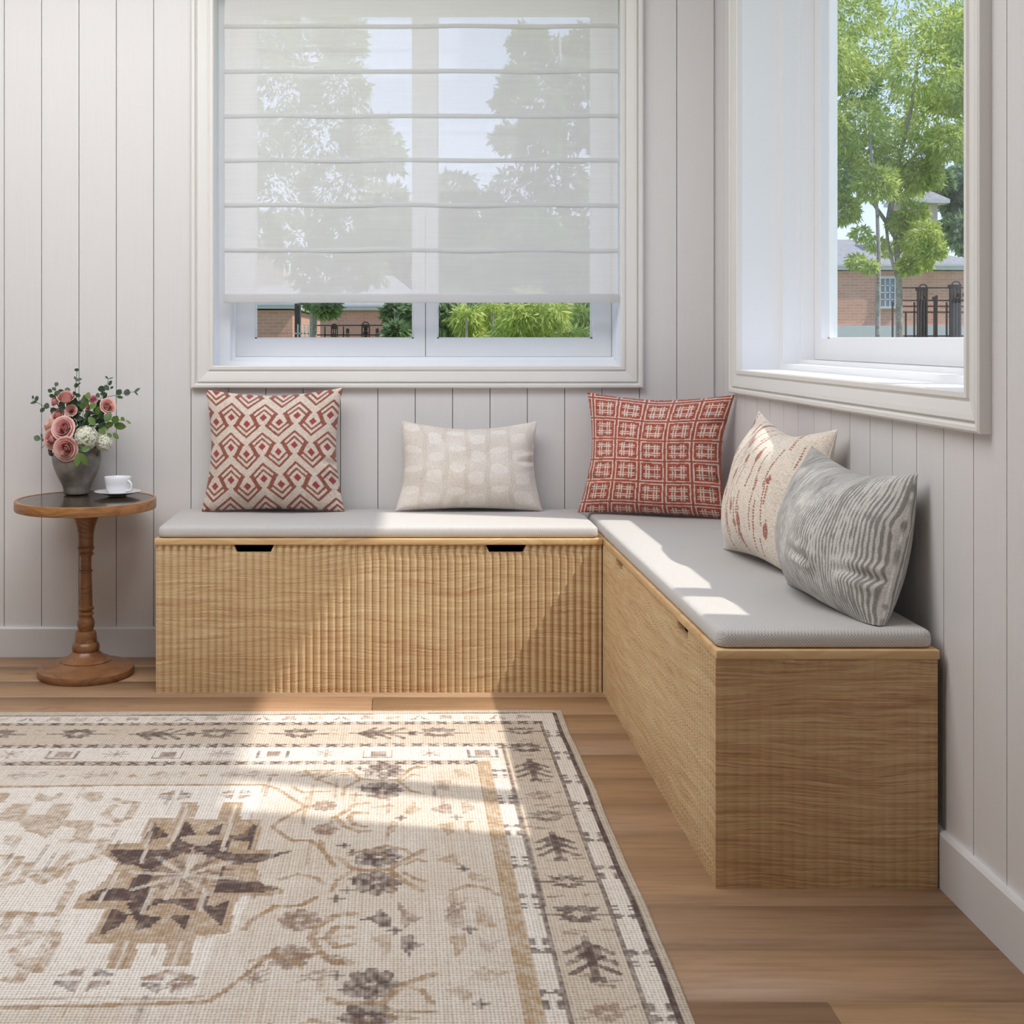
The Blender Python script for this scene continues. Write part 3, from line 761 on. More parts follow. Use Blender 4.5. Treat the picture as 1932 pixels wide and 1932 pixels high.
def gem(p, s):
    c = W(*p)
    for k in range(4):
        t = k*PI/2+PI/4
        q = [(.006, .004), (.038, .004), (.038, .012), (.022, .024), (.006, .034)]
        sx = (1, -1, -1, 1)[k]; sy = (1, 1, -1, -1)[k]
        poly([(c[0]+a*s*sx, c[1]+b*s*sy) for a, b in q], (DRK, MID, DRK, MID)[k], .8, .6)
star()
# left neighbour ornaments in the ivory panel
tan = GLD*.8+TAN*.2
for p in (((75, 638), (200, 635), (150, 705), (260, 705), (320, 635), (440, 635), (385, 740), (520, 740), (560, 738), (540, 820), (490, 865), (420, 862), (460, 790), (360, 770), (270, 850), (235, 825), (150, 800), (100, 745), (-60, 740)),
          ((480, 600), (500, 568), (615, 565), (600, 625), (540, 628)), ((200, 625), (225, 570), (300, 600), (365, 565), (375, 590), (300, 625)), ((-60, 570), (60, 570), (30, 630), (-60, 630))):
    poly(A_(*p), tan, .8, .5)
for p in (((690, 610), (740, 630), (815, 632), (760, 725), (700, 745), (620, 700), (680, 650)), ((380, 860), (540, 865), (620, 852), (550, 960), (430, 1000), (340, 1070), (250, 1110), (200, 1070), (330, 1020), (420, 930)),
          ((0, 955), (120, 960), (40, 1060), (0, 1120)), ((130, 1000), (180, 1000), (110, 1110), (20, 1130)), ((430, 1110), (360, 1260), (330, 1300), (0, 1290)), ((0, 1300), (190, 1300), (130, 1430), (0, 1440)), ((200, 1410), (340, 1420), (330, 1480), (230, 1640), (130, 1600), (80, 1520), (200, 1440)), ((40, 1690), (110, 1700), (140, 1640)), ((600, 770), (690, 770)), ((60, 1300), (20, 1400))):
    line(A_(*p), .0085, tan, .75, .6)
for p in (((20, 830), (130, 830), (90, 900), (10, 880)), ((180, 1040), (330, 1010), (400, 1060), (240, 1100)), ((120, 1560), (260, 1545), (240, 1640), (170, 1640))):
    poly(A_(*p), tan, .7, .7)
for x in np.arange(-1.0, -1.85, -.4): poly([(x-.1, 2.3), (x+.1, 2.3), (x+.16, 2.45), (x+.1, 2.6), (x-.1, 2.6), (x-.16, 2.45)], tan, .7, .5)
# --- right field: vines, rosettes, leaves
def rosette(p, s=1.0, o=(500, 1320), col=DRK):
    c = W(p[0], p[1], o)
    for k in range(8): t = k*PI/4; line([(c[0]+.022*s*math.cos(t), c[1]+.018*s*math.sin(t)), (c[0]+.034*s*math.cos(t), c[1]+.040*s*math.sin(t))], .0125*s, col, .85, .5)
for p, s in (((710, 440), 1), ((700, 557), 1), ((680, 955), .95), ((665, 1110), 1.0), ((635, 1720), .95), ((610, 1925), .9)): rosette(p, s)
rosette((205, 1335), .8, col=MID); rosette((140, 1555), .8, col=MID); rosette((360, 790), .6, col=MID); rosette((355, 650), .6, col=MID)
L4 = lambda *p, w=.0045, c=GLD, a=.85: line(B_(*p), w, c, a, .5)
L4((250, 440), (400, 438), (310, 490), (430, 535)); L4((500, 430), (560, 485), (640, 497), (790, 497), (870, 425), (950, 420)); L4((790, 497), (860, 560), (940, 580)); L4((560, 497), (480, 540), (465, 590)); L4((310, 490), (420, 455), (500, 450)); L4((240, 440), (310, 500)); L4((170, 540), (220, 570), (380, 565))
for c in ((880, 500), (900, 450)): L4((c[0]-60, c[1]), (c[0], c[1]-38), (c[0]+40, c[1]-30), w=.004)
L4((620, 635), (540, 640), (470, 690), (420, 715), (470, 770), (560, 805), (620, 800), w=.006); L4((600, 690), (530, 690), (500, 720), (530, 760), (600, 775), w=.006); L4((640, 660), (760, 650))
L4((440, 960), (520, 1025), (600, 1038), (740, 1030), (860, 960), (950, 912), w=.006); L4((740, 1030), (830, 1100), (930, 1160), w=.006); L4((840, 1000), (900, 970), (950, 985)); L4((830, 1050), (890, 1085), (950, 1100)); L4((520, 1040), (430, 1095), (400, 1160))
L4((0, 1290), (60, 1250), (200, 1250), (310, 1195)); L4((525, 1295), (420, 1305), (320, 1370), (270, 1440), (330, 1530), (420, 1590), (510, 1590), w=.007); L4((520, 1380), (420, 1380), (370, 1440), (430, 1500), (520, 1480), w=.006); L4((300, 1450), (500, 1430))
L4((380, 1810), (450, 1840), (700, 1840), (820, 1720), (1000, 1660), w=.006); L4((820, 1720), (940, 1760), (990, 1830), w=.005); L4((330, 860), (350, 930), (400, 990), w=.005)
L4((700, 1880), (1010, 1890)); L4((740, 1910), (900, 1925))
leafp = lambda pts, col, a=.75: poly(B_(*pts), col, a, .55)
leafp(((820, 690), (860, 640), (895, 620), (900, 660), (935, 665), (870, 705)), GLD); leafp(((980, 670), (1060, 640), (1110, 640), (1110, 700), (1060, 700)), MID); leafp(((1170, 630), (1200, 620), (1250, 665), (1180, 700)), GLD)
leafp(((740, 740), (790, 745), (770, 800), (720, 830), (730, 780)), GLD); leafp(((1020, 760), (1110, 745), (1130, 800), (1090, 830), (1050, 790)), GLD); leafp(((1180, 740), (1250, 740), (1215, 760), (1230, 825), (1180, 800)), GLD)
leafp(((1010, 975), (1120, 935), (1165, 1015), (1100, 1000)), GLD); leafp(((1210, 1040), (1350, 1085), (1300, 1110), (1215, 1090)), GLD, .6)
leafp(((555, 1330), (640, 1310), (680, 1255), (700, 1285), (750, 1320), (745, 1380), (680, 1375), (640, 1340)), DRK, .9); leafp(((790, 1220), (850, 1290), (940, 1325), (870, 1350), (830, 1380), (800, 1330)), MID); leafp(((620, 1430), (750, 1420), (745, 1520), (690, 1575), (665, 1480)), GLD); leafp(((800, 1430), (890, 1420), (880, 1460), (945, 1480), (880, 1510), (860, 1560), (805, 1500)), DRK, .9)
leafp(((1070, 1320), (1105, 1240), (1180, 1290), (1180, 1380), (1090, 1370)), MID, .6); leafp(((1240, 1280), (1280, 1240), (1340, 1310), (1380, 1380), (1260, 1370)), GLD, .7); leafp(((1080, 1440), (1200, 1410), (1190, 1510), (1120, 1575), (1110, 1480)), GLD); leafp(((1260, 1430), (1350, 1470), (1430, 1440), (1330, 1530), (1280, 1500)), MID, .55)
leafp(((1080, 1760), (1160, 1720), (1250, 1790), (1190, 1830)), GLD, .6); leafp(((300, 1700), (350, 1680), (330, 1760), (290, 1770)), GLD, .6); leafp(((1010, 500), (1110, 490), (1090, 560), (1020, 555)), MID, .55); leafp(((1120, 430), (1170, 430), (1220, 470), (1150, 480)), GLD, .5)
for p in ((565, 425), (600, 465), (580, 540), (545, 585), (470, 888), (520, 930), (545, 980), (530, 1090), (490, 1155), (425, 1205), (430, 1670), (480, 1755), (810, 722), (1140, 718), (1180, 1028), (770, 1398), (1215, 1390), (1285, 1840)):
    c = W(p[0], p[1], (500, 1320)); line([(c[0]-.011, c[1]), (c[0]+.011, c[1])], .003, DRK, .8); line([(c[0], c[1]-.012), (c[0], c[1]+.012)], .003, DRK, .8)
for i in range(150):                                  # long faded weft streaks
    x = rr.uniform(-1.7, .17); y = rr.uniform(1.2, 2.95); L_ = rr.uniform(.04, .16)
    line([(x, y), (x, y-L_)], .0035, (MID, CRE, DRK, GLD)[i % 4], .6, .6)
for i in range(34):                                  # small faded blossoms and sprigs scattered over the tan field
    x = rr.uniform(-.42, .16); y = rr.uniform(1.5, 2.5); k = i % 4
    if k == 0: palmette((x, y), rr.uniform(0, 3), .5, MID, .6)
    elif k == 1: line([(x-.03, y), (x, y+.022), (x+.035, y+.006), (x+.05, y-.02)], .005, GLD, .7)
    elif k == 2: poly([(x-.03, y-.01), (x-.006, y+.03), (x+.012, y+.004), (x+.034, y+.012), (x+.004, y-.026)], GLD, .6, .7)
    else: branchy((x, y), rr.choice((0, PI/2, -PI/2)), .55, MID, .6)
# the half nearer the viewer, beyond the picture, repeats quietly
for i in range(14): x = -1.6+.13*i; palmette((x, 1.5+.12*(i % 2)), 0, 1.1, MID, .6)
# --- shape
wob = .0016*np.sin(Y*9+1)+.0008*np.sin(Y*23); edge = np.clip((X-(.43-.12))/.12, 0, 1)
Xw = X+wob*edge; ew = np.clip((Y-(RY1-.15))/.15, 0, 1)
Yw = Y-(.020*np.clip((.42-X)/1.5, 0, 1.3))*ew-0.004*np.clip((X-.40)/.034, 0, 1)*ew
Z = .0055+.0006*vnoise(X*60, Y*60, 40)+.0012*vnoise(X*5, Y*5, 41)
Z[0, :] = Z[-1, :] = .0008; Z[:, 0] = Z[:, -1] = .0008
idx = np.arange(nx*ny).reshape(ny, nx)
Fq = np.stack([idx[:-1, :-1], idx[:-1, 1:], idx[1:, 1:], idx[1:, :-1]], -1).reshape(-1, 4)
o = from_np('area_rug', np.stack([Xw, Yw, Z], -1).reshape(-1, 3), Fq, M['rug'], col=np.clip(K*.92, 0, 1).reshape(-1, 3))
tag(o, 'large faded cream and tan woven rug with brown floral borders and star medallion', 'rug')
# ------------------------------------------------------------ pedestal table, vase, cup
TX, TY, TZ = -.929, 3.786, .522
def m_top():
    t = NT('dark_inlay')
    v = t.co((1, 1, 1))
    vo = t.n('ShaderNodeTexVoronoi', {'Vector': v, 'Scale': 46.0}, feature='DISTANCE_TO_EDGE').outputs[0]
    ln = t.ramp(vo, [(.02, lin(150, 118, 72)), (.05, lin(46, 42, 38))])
    return t.bsdf(t.mix(t.noise(v, 30, 2), ln, lin(44, 42, 40)), .12)
tb = empty('side_table', (TX, TY, 0)); tag(tb, 'small round wooden pedestal table with turned column and dark patterned top', 'side table')
c0 = (TX, TY, 0)
smooth_angle(MB().lathe([(.150, .494), (.190, .492), (.2045, .4925), (.206, .495), (.206, .5185), (.2045, .5215), (.200, .522), (.1965, .5215), (.1960, .5195), (.150, .5195)], c0, 96, False).build('table_top', M['rim_wood'], tb))
MB().lathe([(.0, .5035), (.1965, .5035), (.1965, .5205), (.0, .5205)], c0, 96, False).build('inlay', m_top(), tb)
colp = [(.0, .49), (.052, .4925), (.0495, .488), (.041, .474), (.0335, .458), (.0275, .44), (.0235, .42), (.0222, .40), (.0222, .384), (.0215, .3815), (.0245, .379), (.0252, .3755), (.0242, .371), (.0195, .3665), (.0190, .364), (.0225, .361), (.0232, .358), (.0222, .3545), (.0168, .351), (.0162, .345), (.0160, .314), (.0166, .311), (.0203, .309), (.0203, .3055), (.0166, .303), (.0168, .298), (.0182, .25), (.0195, .203), (.0200, .201), (.0235, .199), (.0238, .1955), (.0225, .1925), (.0178, .189), (.0178, .187), (.0232, .183), (.0234, .1795), (.0195, .175), (.0188, .171), (.0215, .166), (.0250, .158), (.0256, .148), (.0235, .138), (.0205, .1315), (.0200, .129), (.0285, .1275), (.0300, .124), (.0318, .103), (.0325, .097), (.0380, .092), (.0405, .084), (.0400, .076), (.0380, .071), (.0, .071)]
smooth_angle(MB().lathe(colp, c0, 48, False).build('column', M['table_wood'], tb), 40)
basep = [(.0, .071), (.039, .0705), (.042, .066), (.052, .056), (.063, .0495), (.073, .0465), (.0755, .0445), (.0745, .0425), (.085, .037), (.105, .030), (.125, .0265), (.134, .0245), (.1395, .021), (.1412, .015), (.1405, .005), (.138, .0), (0, 0)]
smooth_angle(MB().lathe(basep, c0, 96, False).build('foot', M['table_wood'], tb), 40)

VXc, VYc = -.983, 3.892; VT = TZ+.0005
def m_vase():
    t = NT('dull_clay'); c = t.co((1, 1, 1)); n = t.noise(c, 14, 4, .6)
    return t.bsdf(t.ramp(n, [(.35, lin(102, 95, 88)), (.65, lin(150, 144, 137))]), .42, bump=n, bs=.1)
vs = empty('flower_vase', (VXc, VYc, VT)); tag(vs, 'round shouldered grey clay vase holding the flowers on the small round table', 'vase')
vp = [(0, 0), (.034, 0), (.0385, .002), (.0395, .006), (.040, .016), (.0435, .028), (.052, .045), (.0605, .062), (.068, .080), (.0720, .096), (.0732, .110), (.0715, .124), (.067, .135), (.060, .143), (.054, .147), (.053, .151), (.050, .151), (.049, .146), (.058, .135), (.060, .10), (.03, .03), (0, .02)]
smooth_angle(MB().lathe(vp, (VXc, VYc, VT), 64, False).build('vase_body', m_vase(), vs), 60)
m = MB()
for sx in (-1, 1):
    p = [(VXc+sx*.062, VYc-.02, VT+.145), (VXc+sx*.070, VYc-.024, VT+.146), (VXc+sx*.075, VYc-.026, VT+.136), (VXc+sx*.0735, VYc-.024, VT+.124), (VXc+sx*.068, VYc-.02, VT+.12)]
    MB().tube(p, [.006, .007, .0065, .006, .005], 10).build('lug_handle', m_vase(), vs, True)
M['china'] = plain('white_china', (236, 237, 240), .12, .0)
sx_, sy_ = -.851, 3.858
def _sau():
    t = empty('saucer', (sx_, sy_, VT)); tag(t, 'white china saucer under the teacup on the round table', 'saucer')
    smooth_angle(MB().lathe([(0, 0), (.028, 0), (.030, .002), (.045, .005), (.060, .0095), (.0685, .0125), (.0695, .0135), (.0685, .0142), (.058, .0115), (.042, .007), (.030, .0045), (0, .0045)], (sx_, sy_, VT), 64, False).build('saucer_dish', M['china'], t), 70)
_sau()
cu = empty('teacup', (sx_+.001, sy_, VT+.0048)); tag(cu, 'white china teacup standing on its saucer beside the vase', 'teacup')
smooth_angle(MB().lathe([(0, 0), (.022, 0), (.025, .001), (.030, .006), (.0355, .020), (.0385, .036), (.0408, .0505), (.0403, .0515), (.0392, .0505), (.037, .036), (.034, .021), (.028, .008), (0, .006)], (sx_+.001, sy_, VT+.0048), 64, False).build('cup_bowl', M['china'], cu), 70)
h = MB(); ctr = Vector((sx_+.001, sy_, VT+.0048)); dr = Vector((.88, -.47, 0)); pts = []
for k in range(13):
    t = -1.9+3.8*k/12; pts.append(ctr+dr*(.037+.0165*math.cos(t)*1.0)+Vector((0, 0, .027+.0145*math.sin(t))))
h.tube(pts, .0028, 10).build('cup_handle', M['china'], cu, True)

# ------------------------------------------------------------ flowers
def fp(zx, zy, Y=3.88): return at(30+zx*.13458, 680+zy*.13458, Y)
MOUTH = Vector((VXc, VYc, VT+.14))
def frame(n):
    n = n.normalized(); a = n.cross(Vector((0, 0, 1)) if abs(n.z) < .9 else Vector((1, 0, 0))).normalized(); return a, n.cross(a).normalized(), n
def m_petal(name, inner, outer):
    t = NT(name); a = t.attr('Col'); r = t.noise(t.co(), 300, 2)
    p = t.n('ShaderNodeBsdfPrincipled', {'Base Color': t.mix(t.math('MULTIPLY', r, .25), a, lin(*outer)), 'Roughness': .6})
    tl = t.n('ShaderNodeBsdfTranslucent', {0: a}); mx = t.n('ShaderNodeMixShader', {0: .2, 1: p.outputs[0], 2: tl.outputs[0]})
    t.t.links.new(mx.outputs[0], t.out.inputs[0]); return t.m
M['petal'] = m_petal('soft_petal', (214, 120, 124), (240, 200, 190))
M['stem'] = plain('green_stem', (78, 96, 58), .6)
M['euca'] = m_leaf('eucalyptus_leaf', (42, 66, 46), (78, 104, 76), .15, .45)
M['rleaf'] = m_leaf('broad_leaf', (74, 104, 46), (128, 156, 82), .25, .4)
def rose(c, n, R, inner, outer, label, seed=0, closed=0.0, group=None):
    R *= 1.08; a, b, n = frame(n); r = random.Random(seed); V = []; Fq = []; Cc = []
    ci, co = L3(*inner), L3(*outer)
    rings = [(2, .05), (3, .11), (3, .18), (3, .26), (4, .35), (5, .45), (5, .56), (6, .69), (6, .84)]
    for ri, (cnt, rad) in enumerate(rings):
        outer_ring = max(0, (ri-5)/3)*(1-closed)
        for k in range(cnt):
            th = 2*PI*(k+.37*ri)/cnt+r.uniform(-.2, .2); w = PI/cnt*1.5
            i0 = len(V); NU, NV = 9, 7; hh = r.uniform(.94, 1.06)
            for j in range(NV):
                v = j/(NV-1)
                for i in range(NU):
                    u = -1+2*i/(NU-1)
                    t = th+w*u
                    lip = max(0, v-.7)/.3
                    rr_ = R*(rad*(.62+.38*math.sin(v*PI*.5))*(1+.25*outer_ring*v)+.035*u+.05*lip**2*(.5+outer_ring))
                    top = R*(.80-.42*rad-.30*outer_ring)*hh
                    ht = -R*.35*(1-v)**1.2+top*v*(1-.16*u*u*v)-R*.07*lip**2*(.4+outer_ring)
                    V.append(c+a*(rr_*math.cos(t))+b*(rr_*math.sin(t))+n*ht)
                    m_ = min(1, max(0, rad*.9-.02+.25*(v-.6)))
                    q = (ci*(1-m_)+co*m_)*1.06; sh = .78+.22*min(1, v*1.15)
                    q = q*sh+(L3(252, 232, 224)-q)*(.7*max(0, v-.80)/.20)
                    Cc.append(q)
            Fq += [(i0+j*NU+i, i0+j*NU+i+1, i0+(j+1)*NU+i+1, i0+(j+1)*NU+i) for j in range(NV-1) for i in range(NU-1)]
    root = empty('rose', c); tag(root, label, 'rose', group)
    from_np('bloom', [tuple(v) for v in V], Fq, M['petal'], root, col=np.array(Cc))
    p0 = c-n*R*.35; mid = (p0+MOUTH)/2+Vector((0, 0, .01)) 
    MB().tube([p0, mid, MOUTH+Vector((0, 0, -.05))], .0016, 6).build('stem', M['stem'], root, True)
    return root
cam = Vector((0, 0, 1))
def toward(p, up=.0, side=0): return (Vector((side, -1, up))).normalized()
u_ = .13458/617
rose(fp(665, 950, 3.825), Vector((-.12, -1, .22)), 142*u_, (214, 112, 126), (248, 208, 200), 'large pink rose with dark centre, topmost of the three open roses in front', 1)
rose(fp(508, 1105, 3.84), Vector((-.45, -1, .0)), 122*u_, (214, 120, 128), (248, 212, 202), 'pink open rose at the left above the vase shoulder', 2)
rose(fp(703, 1240, 3.815), Vector((-.05, -1, -.10)), 146*u_, (212, 116, 118), (248, 210, 196), 'pink open rose hanging over the rim of the vase', 3)
rose(fp(475, 920, 3.875), Vector((-1, -.3, .3)), 100*u_, (222, 168, 142), (236, 194, 168), 'peach coloured rose seen from the side, left of the bouquet', 4, .6)
rose(fp(590, 770, 3.885), Vector((-.3, -.9, .6)), 100*u_, (226, 160, 150), (240, 200, 190), 'pale pink rose in the shade behind the large open rose', 5, .3)
rose(fp(700, 520, 3.875), Vector((.1, -.6, .9)), 122*u_, (232, 166, 160), (244, 206, 198), 'pale pink rounded rose highest in the bouquet', 6, .5)
rose(fp(548, 580, 3.875), Vector((-.7, -.8, .3)), 66*u_, (222, 142, 150), (238, 180, 180), 'small pink rosebud at the upper left of the bouquet', 7, .7)
rose(fp(775, 700, 3.88), Vector((.2, -1, .3)), 74*u_, (222, 150, 144), (240, 190, 178), 'small pink rose in the middle under the tall sprig', 8, .2)
rose(fp(1290, 640, 3.87), Vector((.5, -.8, .3)), 100*u_, (226, 150, 146), (244, 196, 184), 'ruffled pink flower at the right of the bouquet', 9, .1)
rose(fp(1085, 545, 3.88), Vector((.1, -.9, .5)), 62*u_, (214, 120, 150), (236, 168, 184), 'small bright pink flower right of centre in the bouquet', 10, .3)
rose(fp(1010, 665, 3.87), Vector((0, -1, .3)), 38*u_, (196, 110, 110), (220, 140, 134), 'tiny dark pink bud in the middle of the bouquet', 11, .7)
def hydrangea(c, R, label, seed):
    r = random.Random(seed); V = []; Fq = []
    for k in range(620):
        z = 1-2*(k+.5)/620; t = k*2.39996; q = math.sqrt(1-z*z)
        n = Vector((q*math.cos(t), q*math.sin(t), z)); 
        if n.y > .45: continue
        a, b, n = frame(n+Vector((r.uniform(-.3, .3), r.uniform(-.3, .3), r.uniform(-.3, .3))))
        o = c+n*R*r.uniform(.84, 1.04); s = R*.13*r.uniform(.7, 1.15)
        for j in range(4):
            t2 = j*PI/2+k; d = a*math.cos(t2)+b*math.sin(t2); e = -a*math.sin(t2)+b*math.cos(t2); i = len(V)
            V += [o, o+d*s*.6+e*s*.45+n*s*.15, o+d*s*1.15+n*s*.3, o+d*s*.6-e*s*.45+n*s*.15]; Fq.append((i, i+1, i+2, i+3))
    root = empty('hydrangea', c); tag(root, label, 'hydrangea')
    from_np('bloom', [tuple(v) for v in V], Fq, M['hyd'], root, smooth=False)
    MB().lathe([(0, -R*.75)]+[(R*.8*math.sin(PI*k/10), -R*.8*math.cos(PI*k/10)) for k in range(1, 10)]+[(0, R*.8)], c, 16, False).build('flower_core', M['hydc'], root, True)
    MB().tube([c-Vector((0, 0, R*.6)), (c+MOUTH)/2, MOUTH+Vector((0, 0, -.05))], .0018, 6).build('stem', M['stem'], root, True)
M['hyd'] = m_leaf('white_floret', (226, 228, 206), (246, 244, 236), .2); M['hydc'] = plain('floret_core', (190, 194, 158), .8)
hydrangea(fp(985, 1080, 3.825), 158*u_, 'round white hydrangea head beside the pink roses', 1)
hydrangea(fp(1235, 1160, 3.85), 118*u_, 'smaller white hydrangea head at the right rim of the vase', 2)
def leaf(V, Fq, c, d, n, L_, w, fold=.25):
    """oval leaf: base c, direction d, normal n"""
    d = d.normalized(); s = d.cross(n).normalized(); n = s.cross(d).normalized(); i = len(V); K_ = 7
    for k in range(K_):
        t = k/(K_-1); wd = w*math.sin(PI*min(1, t*.92+.06))**.75*(1 if t < .98 else .1)
        z = -fold*L_*t*t*.5
        V += [c+d*L_*t+s*wd+n*(z+wd*fold*.6), c+d*L_*t+n*z, c+d*L_*t-s*wd+n*(z+wd*fold*.6)]
    for k in range(K_-1): a = i+3*k; Fq += [(a, a+1, a+4, a+3), (a+1, a+2, a+5, a+4)]
def sprig(pts, lv, mat, label, Y=3.88, seed=0):
    """pts: stem, lv: (x, y, angle degrees, length, width) in crop pixels"""
    r = random.Random(seed); V = []; Fq = []
    P_ = [fp(x, y, Y+r.uniform(-.01, .01)) for x, y in pts]
    root = empty('foliage_sprig', P_[-1]); tag(root, label, 'sprig')
    MB().tube([MOUTH+Vector((0, 0, -.05))]+P_, .0009, 5).build('stem', M['stem'], root, True)
    for (x, y, an, L_, w) in lv:
        c = fp(x, y, Y-.004+r.uniform(-.008, .008)); t = math.radians(an); L_ *= u_; w *= u_
        d = Vector((math.cos(t), r.uniform(-.35, .35), math.sin(t))); n = Vector((r.uniform(-.4, .4), -1, r.uniform(-.2, .5)))
        leaf(V, Fq, c-d.normalized()*L_*.5, d, n, L_, w)
    from_np('leaves', [tuple(v) for v in V], Fq, M[mat], root, smooth=True)
sprig([(900, 900), (860, 600), (830, 420), (845, 300), (855, 180), (853, 140)], [(853, 132, 0, 66, 24), (828, 245, 110, 52, 14), (880, 268, 20, 92, 26), (848, 350, 25, 78, 34), (895, 322, 60, 34, 10), (820, 460, 120, 60, 24), (870, 490, -15, 80, 30), (765, 560, 200, 70, 30)], 'euca', 'tall upright eucalyptus sprig with dark leaves rising from the centre', seed=1)
sprig([(850, 950), (620, 640), (560, 500), (545, 400), (568, 340)], [(570, 332, 60, 64, 32), (475, 425, 160, 72, 28), (535, 400, -20, 66, 26), (505, 497, -10, 76, 30), (580, 460, 30, 96, 36), (625, 435, 20, 90, 32), (560, 500, -60, 70, 30), (725, 412, 0, 80, 34), (645, 615, 40, 92, 46)], 'euca', 'eucalyptus sprig arching over the upper left roses', seed=2)
sprig([(800, 950), (560, 700), (470, 660), (380, 640), (300, 590), (240, 560)], [(238, 515, 100, 58, 18), (290, 535, 70, 82, 28), (245, 592, 190, 92, 20), (432, 635, 80, 88, 38), (370, 695, 220, 92, 30), (525, 700, 30, 92, 44), (655, 660, 100, 80, 40)], 'euca', 'eucalyptus sprig reaching far out to the left', seed=3)
sprig([(800, 1150), (520, 1150), (400, 1110), (340, 1095)], [(298, 1092, -20, 98, 44), (360, 1055, 95, 80, 12), (392, 1105, 50, 80, 22), (375, 1215, 220, 90, 4)], 'euca', 'short low eucalyptus sprig at the far left of the bouquet', Y=3.87, seed=4)
sprig([(950, 900), (1120, 640), (1230, 470), (1280, 330), (1300, 250)], [(1272, 238, 130, 54, 14), (1335, 248, 20, 70, 8), (1322, 315, 60, 80, 24), (1345, 380, 30, 52, 18), (1270, 380, 140, 100, 36), (1200, 400, 190, 104, 46), (1230, 468, 0, 96, 28), (1250, 500, 60, 100, 26), (1148, 492, 90, 84, 30)], 'euca', 'eucalyptus sprig rising steeply at the upper right', seed=5)
sprig([(950, 950), (1180, 640), (1290, 510), (1400, 490), (1500, 460), (1600, 445), (1660, 440)], [(1445, 445, 45, 96, 42), (1460, 515, -10, 90, 22), (1555, 450, 160, 92, 50), (1700, 415, 40, 100, 20), (1690, 465, -45, 72, 12)], 'euca', 'long eucalyptus sprig stretching out to the right', seed=6)
sprig([(950, 950), (1180, 900), (1300, 830), (1400, 830), (1480, 840), (1580, 850)], [(1495, 820, 140, 66, 30), (1580, 865, -35, 84, 16), (1395, 830, 60, 120, 56), (1460, 920, -10, 168, 54), (1400, 1060, -50, 112, 36), (1290, 790, 70, 150, 60), (1310, 900, 10, 120, 44), (1310, 1050, -30, 80, 30), (1210, 1000, -40, 120, 40), (1250, 960, 20, 110, 40)], 'rleaf', 'branch with broad mid green leaves spreading right over the hydrangeas', Y=3.86, seed=7)
sprig([(900, 950), (1010, 760), (1050, 600)], [(1065, 850, -50, 150, 46), (1010, 490, 80, 100, 38), (965, 520, 100, 80, 34), (1150, 700, 60, 140, 44), (1080, 640, 30, 120, 40), (930, 640, 110, 100, 40), (990, 590, 60, 90, 34)], 'rleaf', 'upright leafy stem in the middle of the bouquet', Y=3.865, seed=8)
sprig([(960, 1000), (900, 1220), (890, 1290)], [(865, 1390, -100, 200, 48), (955, 1390, -65, 200, 44), (975, 1240, 10, 130, 46), (905, 1255, 60, 60, 20)], 'rleaf', 'light green leaves hanging over the front of the vase', Y=3.80, seed=9)
r9 = random.Random(4)
sprig([(900, 1000), (930, 800), (950, 700)], [(r9.uniform(740, 1230), r9.uniform(560, 1030), r9.uniform(0, 360), r9.uniform(90, 150), r9.uniform(24, 42)) for _ in range(90)], 'euca', 'dense dark leaves filling the middle of the bouquet', Y=3.90, seed=10)
# ------------------------------------------------------------ outside
gm = MB(); gm.box(-60, 90, BACK+DEPTH+.3, 110, -.75, -.7); gm.box(RIGHT+DEPTH+.3, 90, -40, BACK+DEPTH+.3, -.75, -.7); tag(gm.build('lawn_ground', M['grass']), kind='structure')
def foliage(name, clumps, mat, parent, leafL=.16, dens=1.0, seed=0, droop=.5, asp=.28):
    """clumps: (centre, radius, count)"""
    r = np.random.default_rng(seed); Vs = []; 
    for c, R, n in clumps:
        n = int(n*dens); d = r.normal(size=(n, 3)); d /= np.linalg.norm(d, axis=1)[:, None]
        rad = R*r.uniform(.35, 1.0, n)**.5*(1+.18*np.sin(d[:, 0]*5+d[:, 2]*4)+.12*np.sin(d[:, 2]*9+2))
        p = np.array(c)+d*rad[:, None]*np.array([1, 1, .8])
        ax = d+r.normal(size=(n, 3))*.6; ax[:, 2] -= droop; ax /= np.linalg.norm(ax, axis=1)[:, None]
        s = np.cross(ax, r.normal(size=(n, 3))); s /= np.linalg.norm(s, axis=1)[:, None]
        L_ = (leafL*r.uniform(.6, 1.3, n))[:, None]; w = L_*asp
        Vs.append(np.stack([p, p+ax*L_*.45+s*w*.5, p+ax*L_, p+ax*L_*.45-s*w*.5], 1).reshape(-1, 3))
    V = np.concatenate(Vs); Fq = np.arange(len(V)).reshape(-1, 4)
    return from_np(name, V, Fq, mat, parent, smooth=False)
def tree(label, trunk, clumps, mat, **kw):
    """trunk: list of (polyline, radii); clumps: (x, y, r in picture pixels, distance, leaves)"""
    base = Vector((trunk[0][0][0].x, trunk[0][0][0].y, -.7)); root = empty('tree', base)
    tag(root, label, 'tree', 'trees outside the windows')
    m = MB()
    for pl, rd in trunk: m.tube(pl, rd, 8)
    m.build('trunk', M['bark'], root, True)
    cl = [(at(x, y, Y), r*Y/F, n) for x, y, r, Y, n in clumps]
    foliage('foliage', cl, mat, root, **kw); return root
G = lambda x, Y: Vector(((x-VX)*Y/F, Y, -.7))
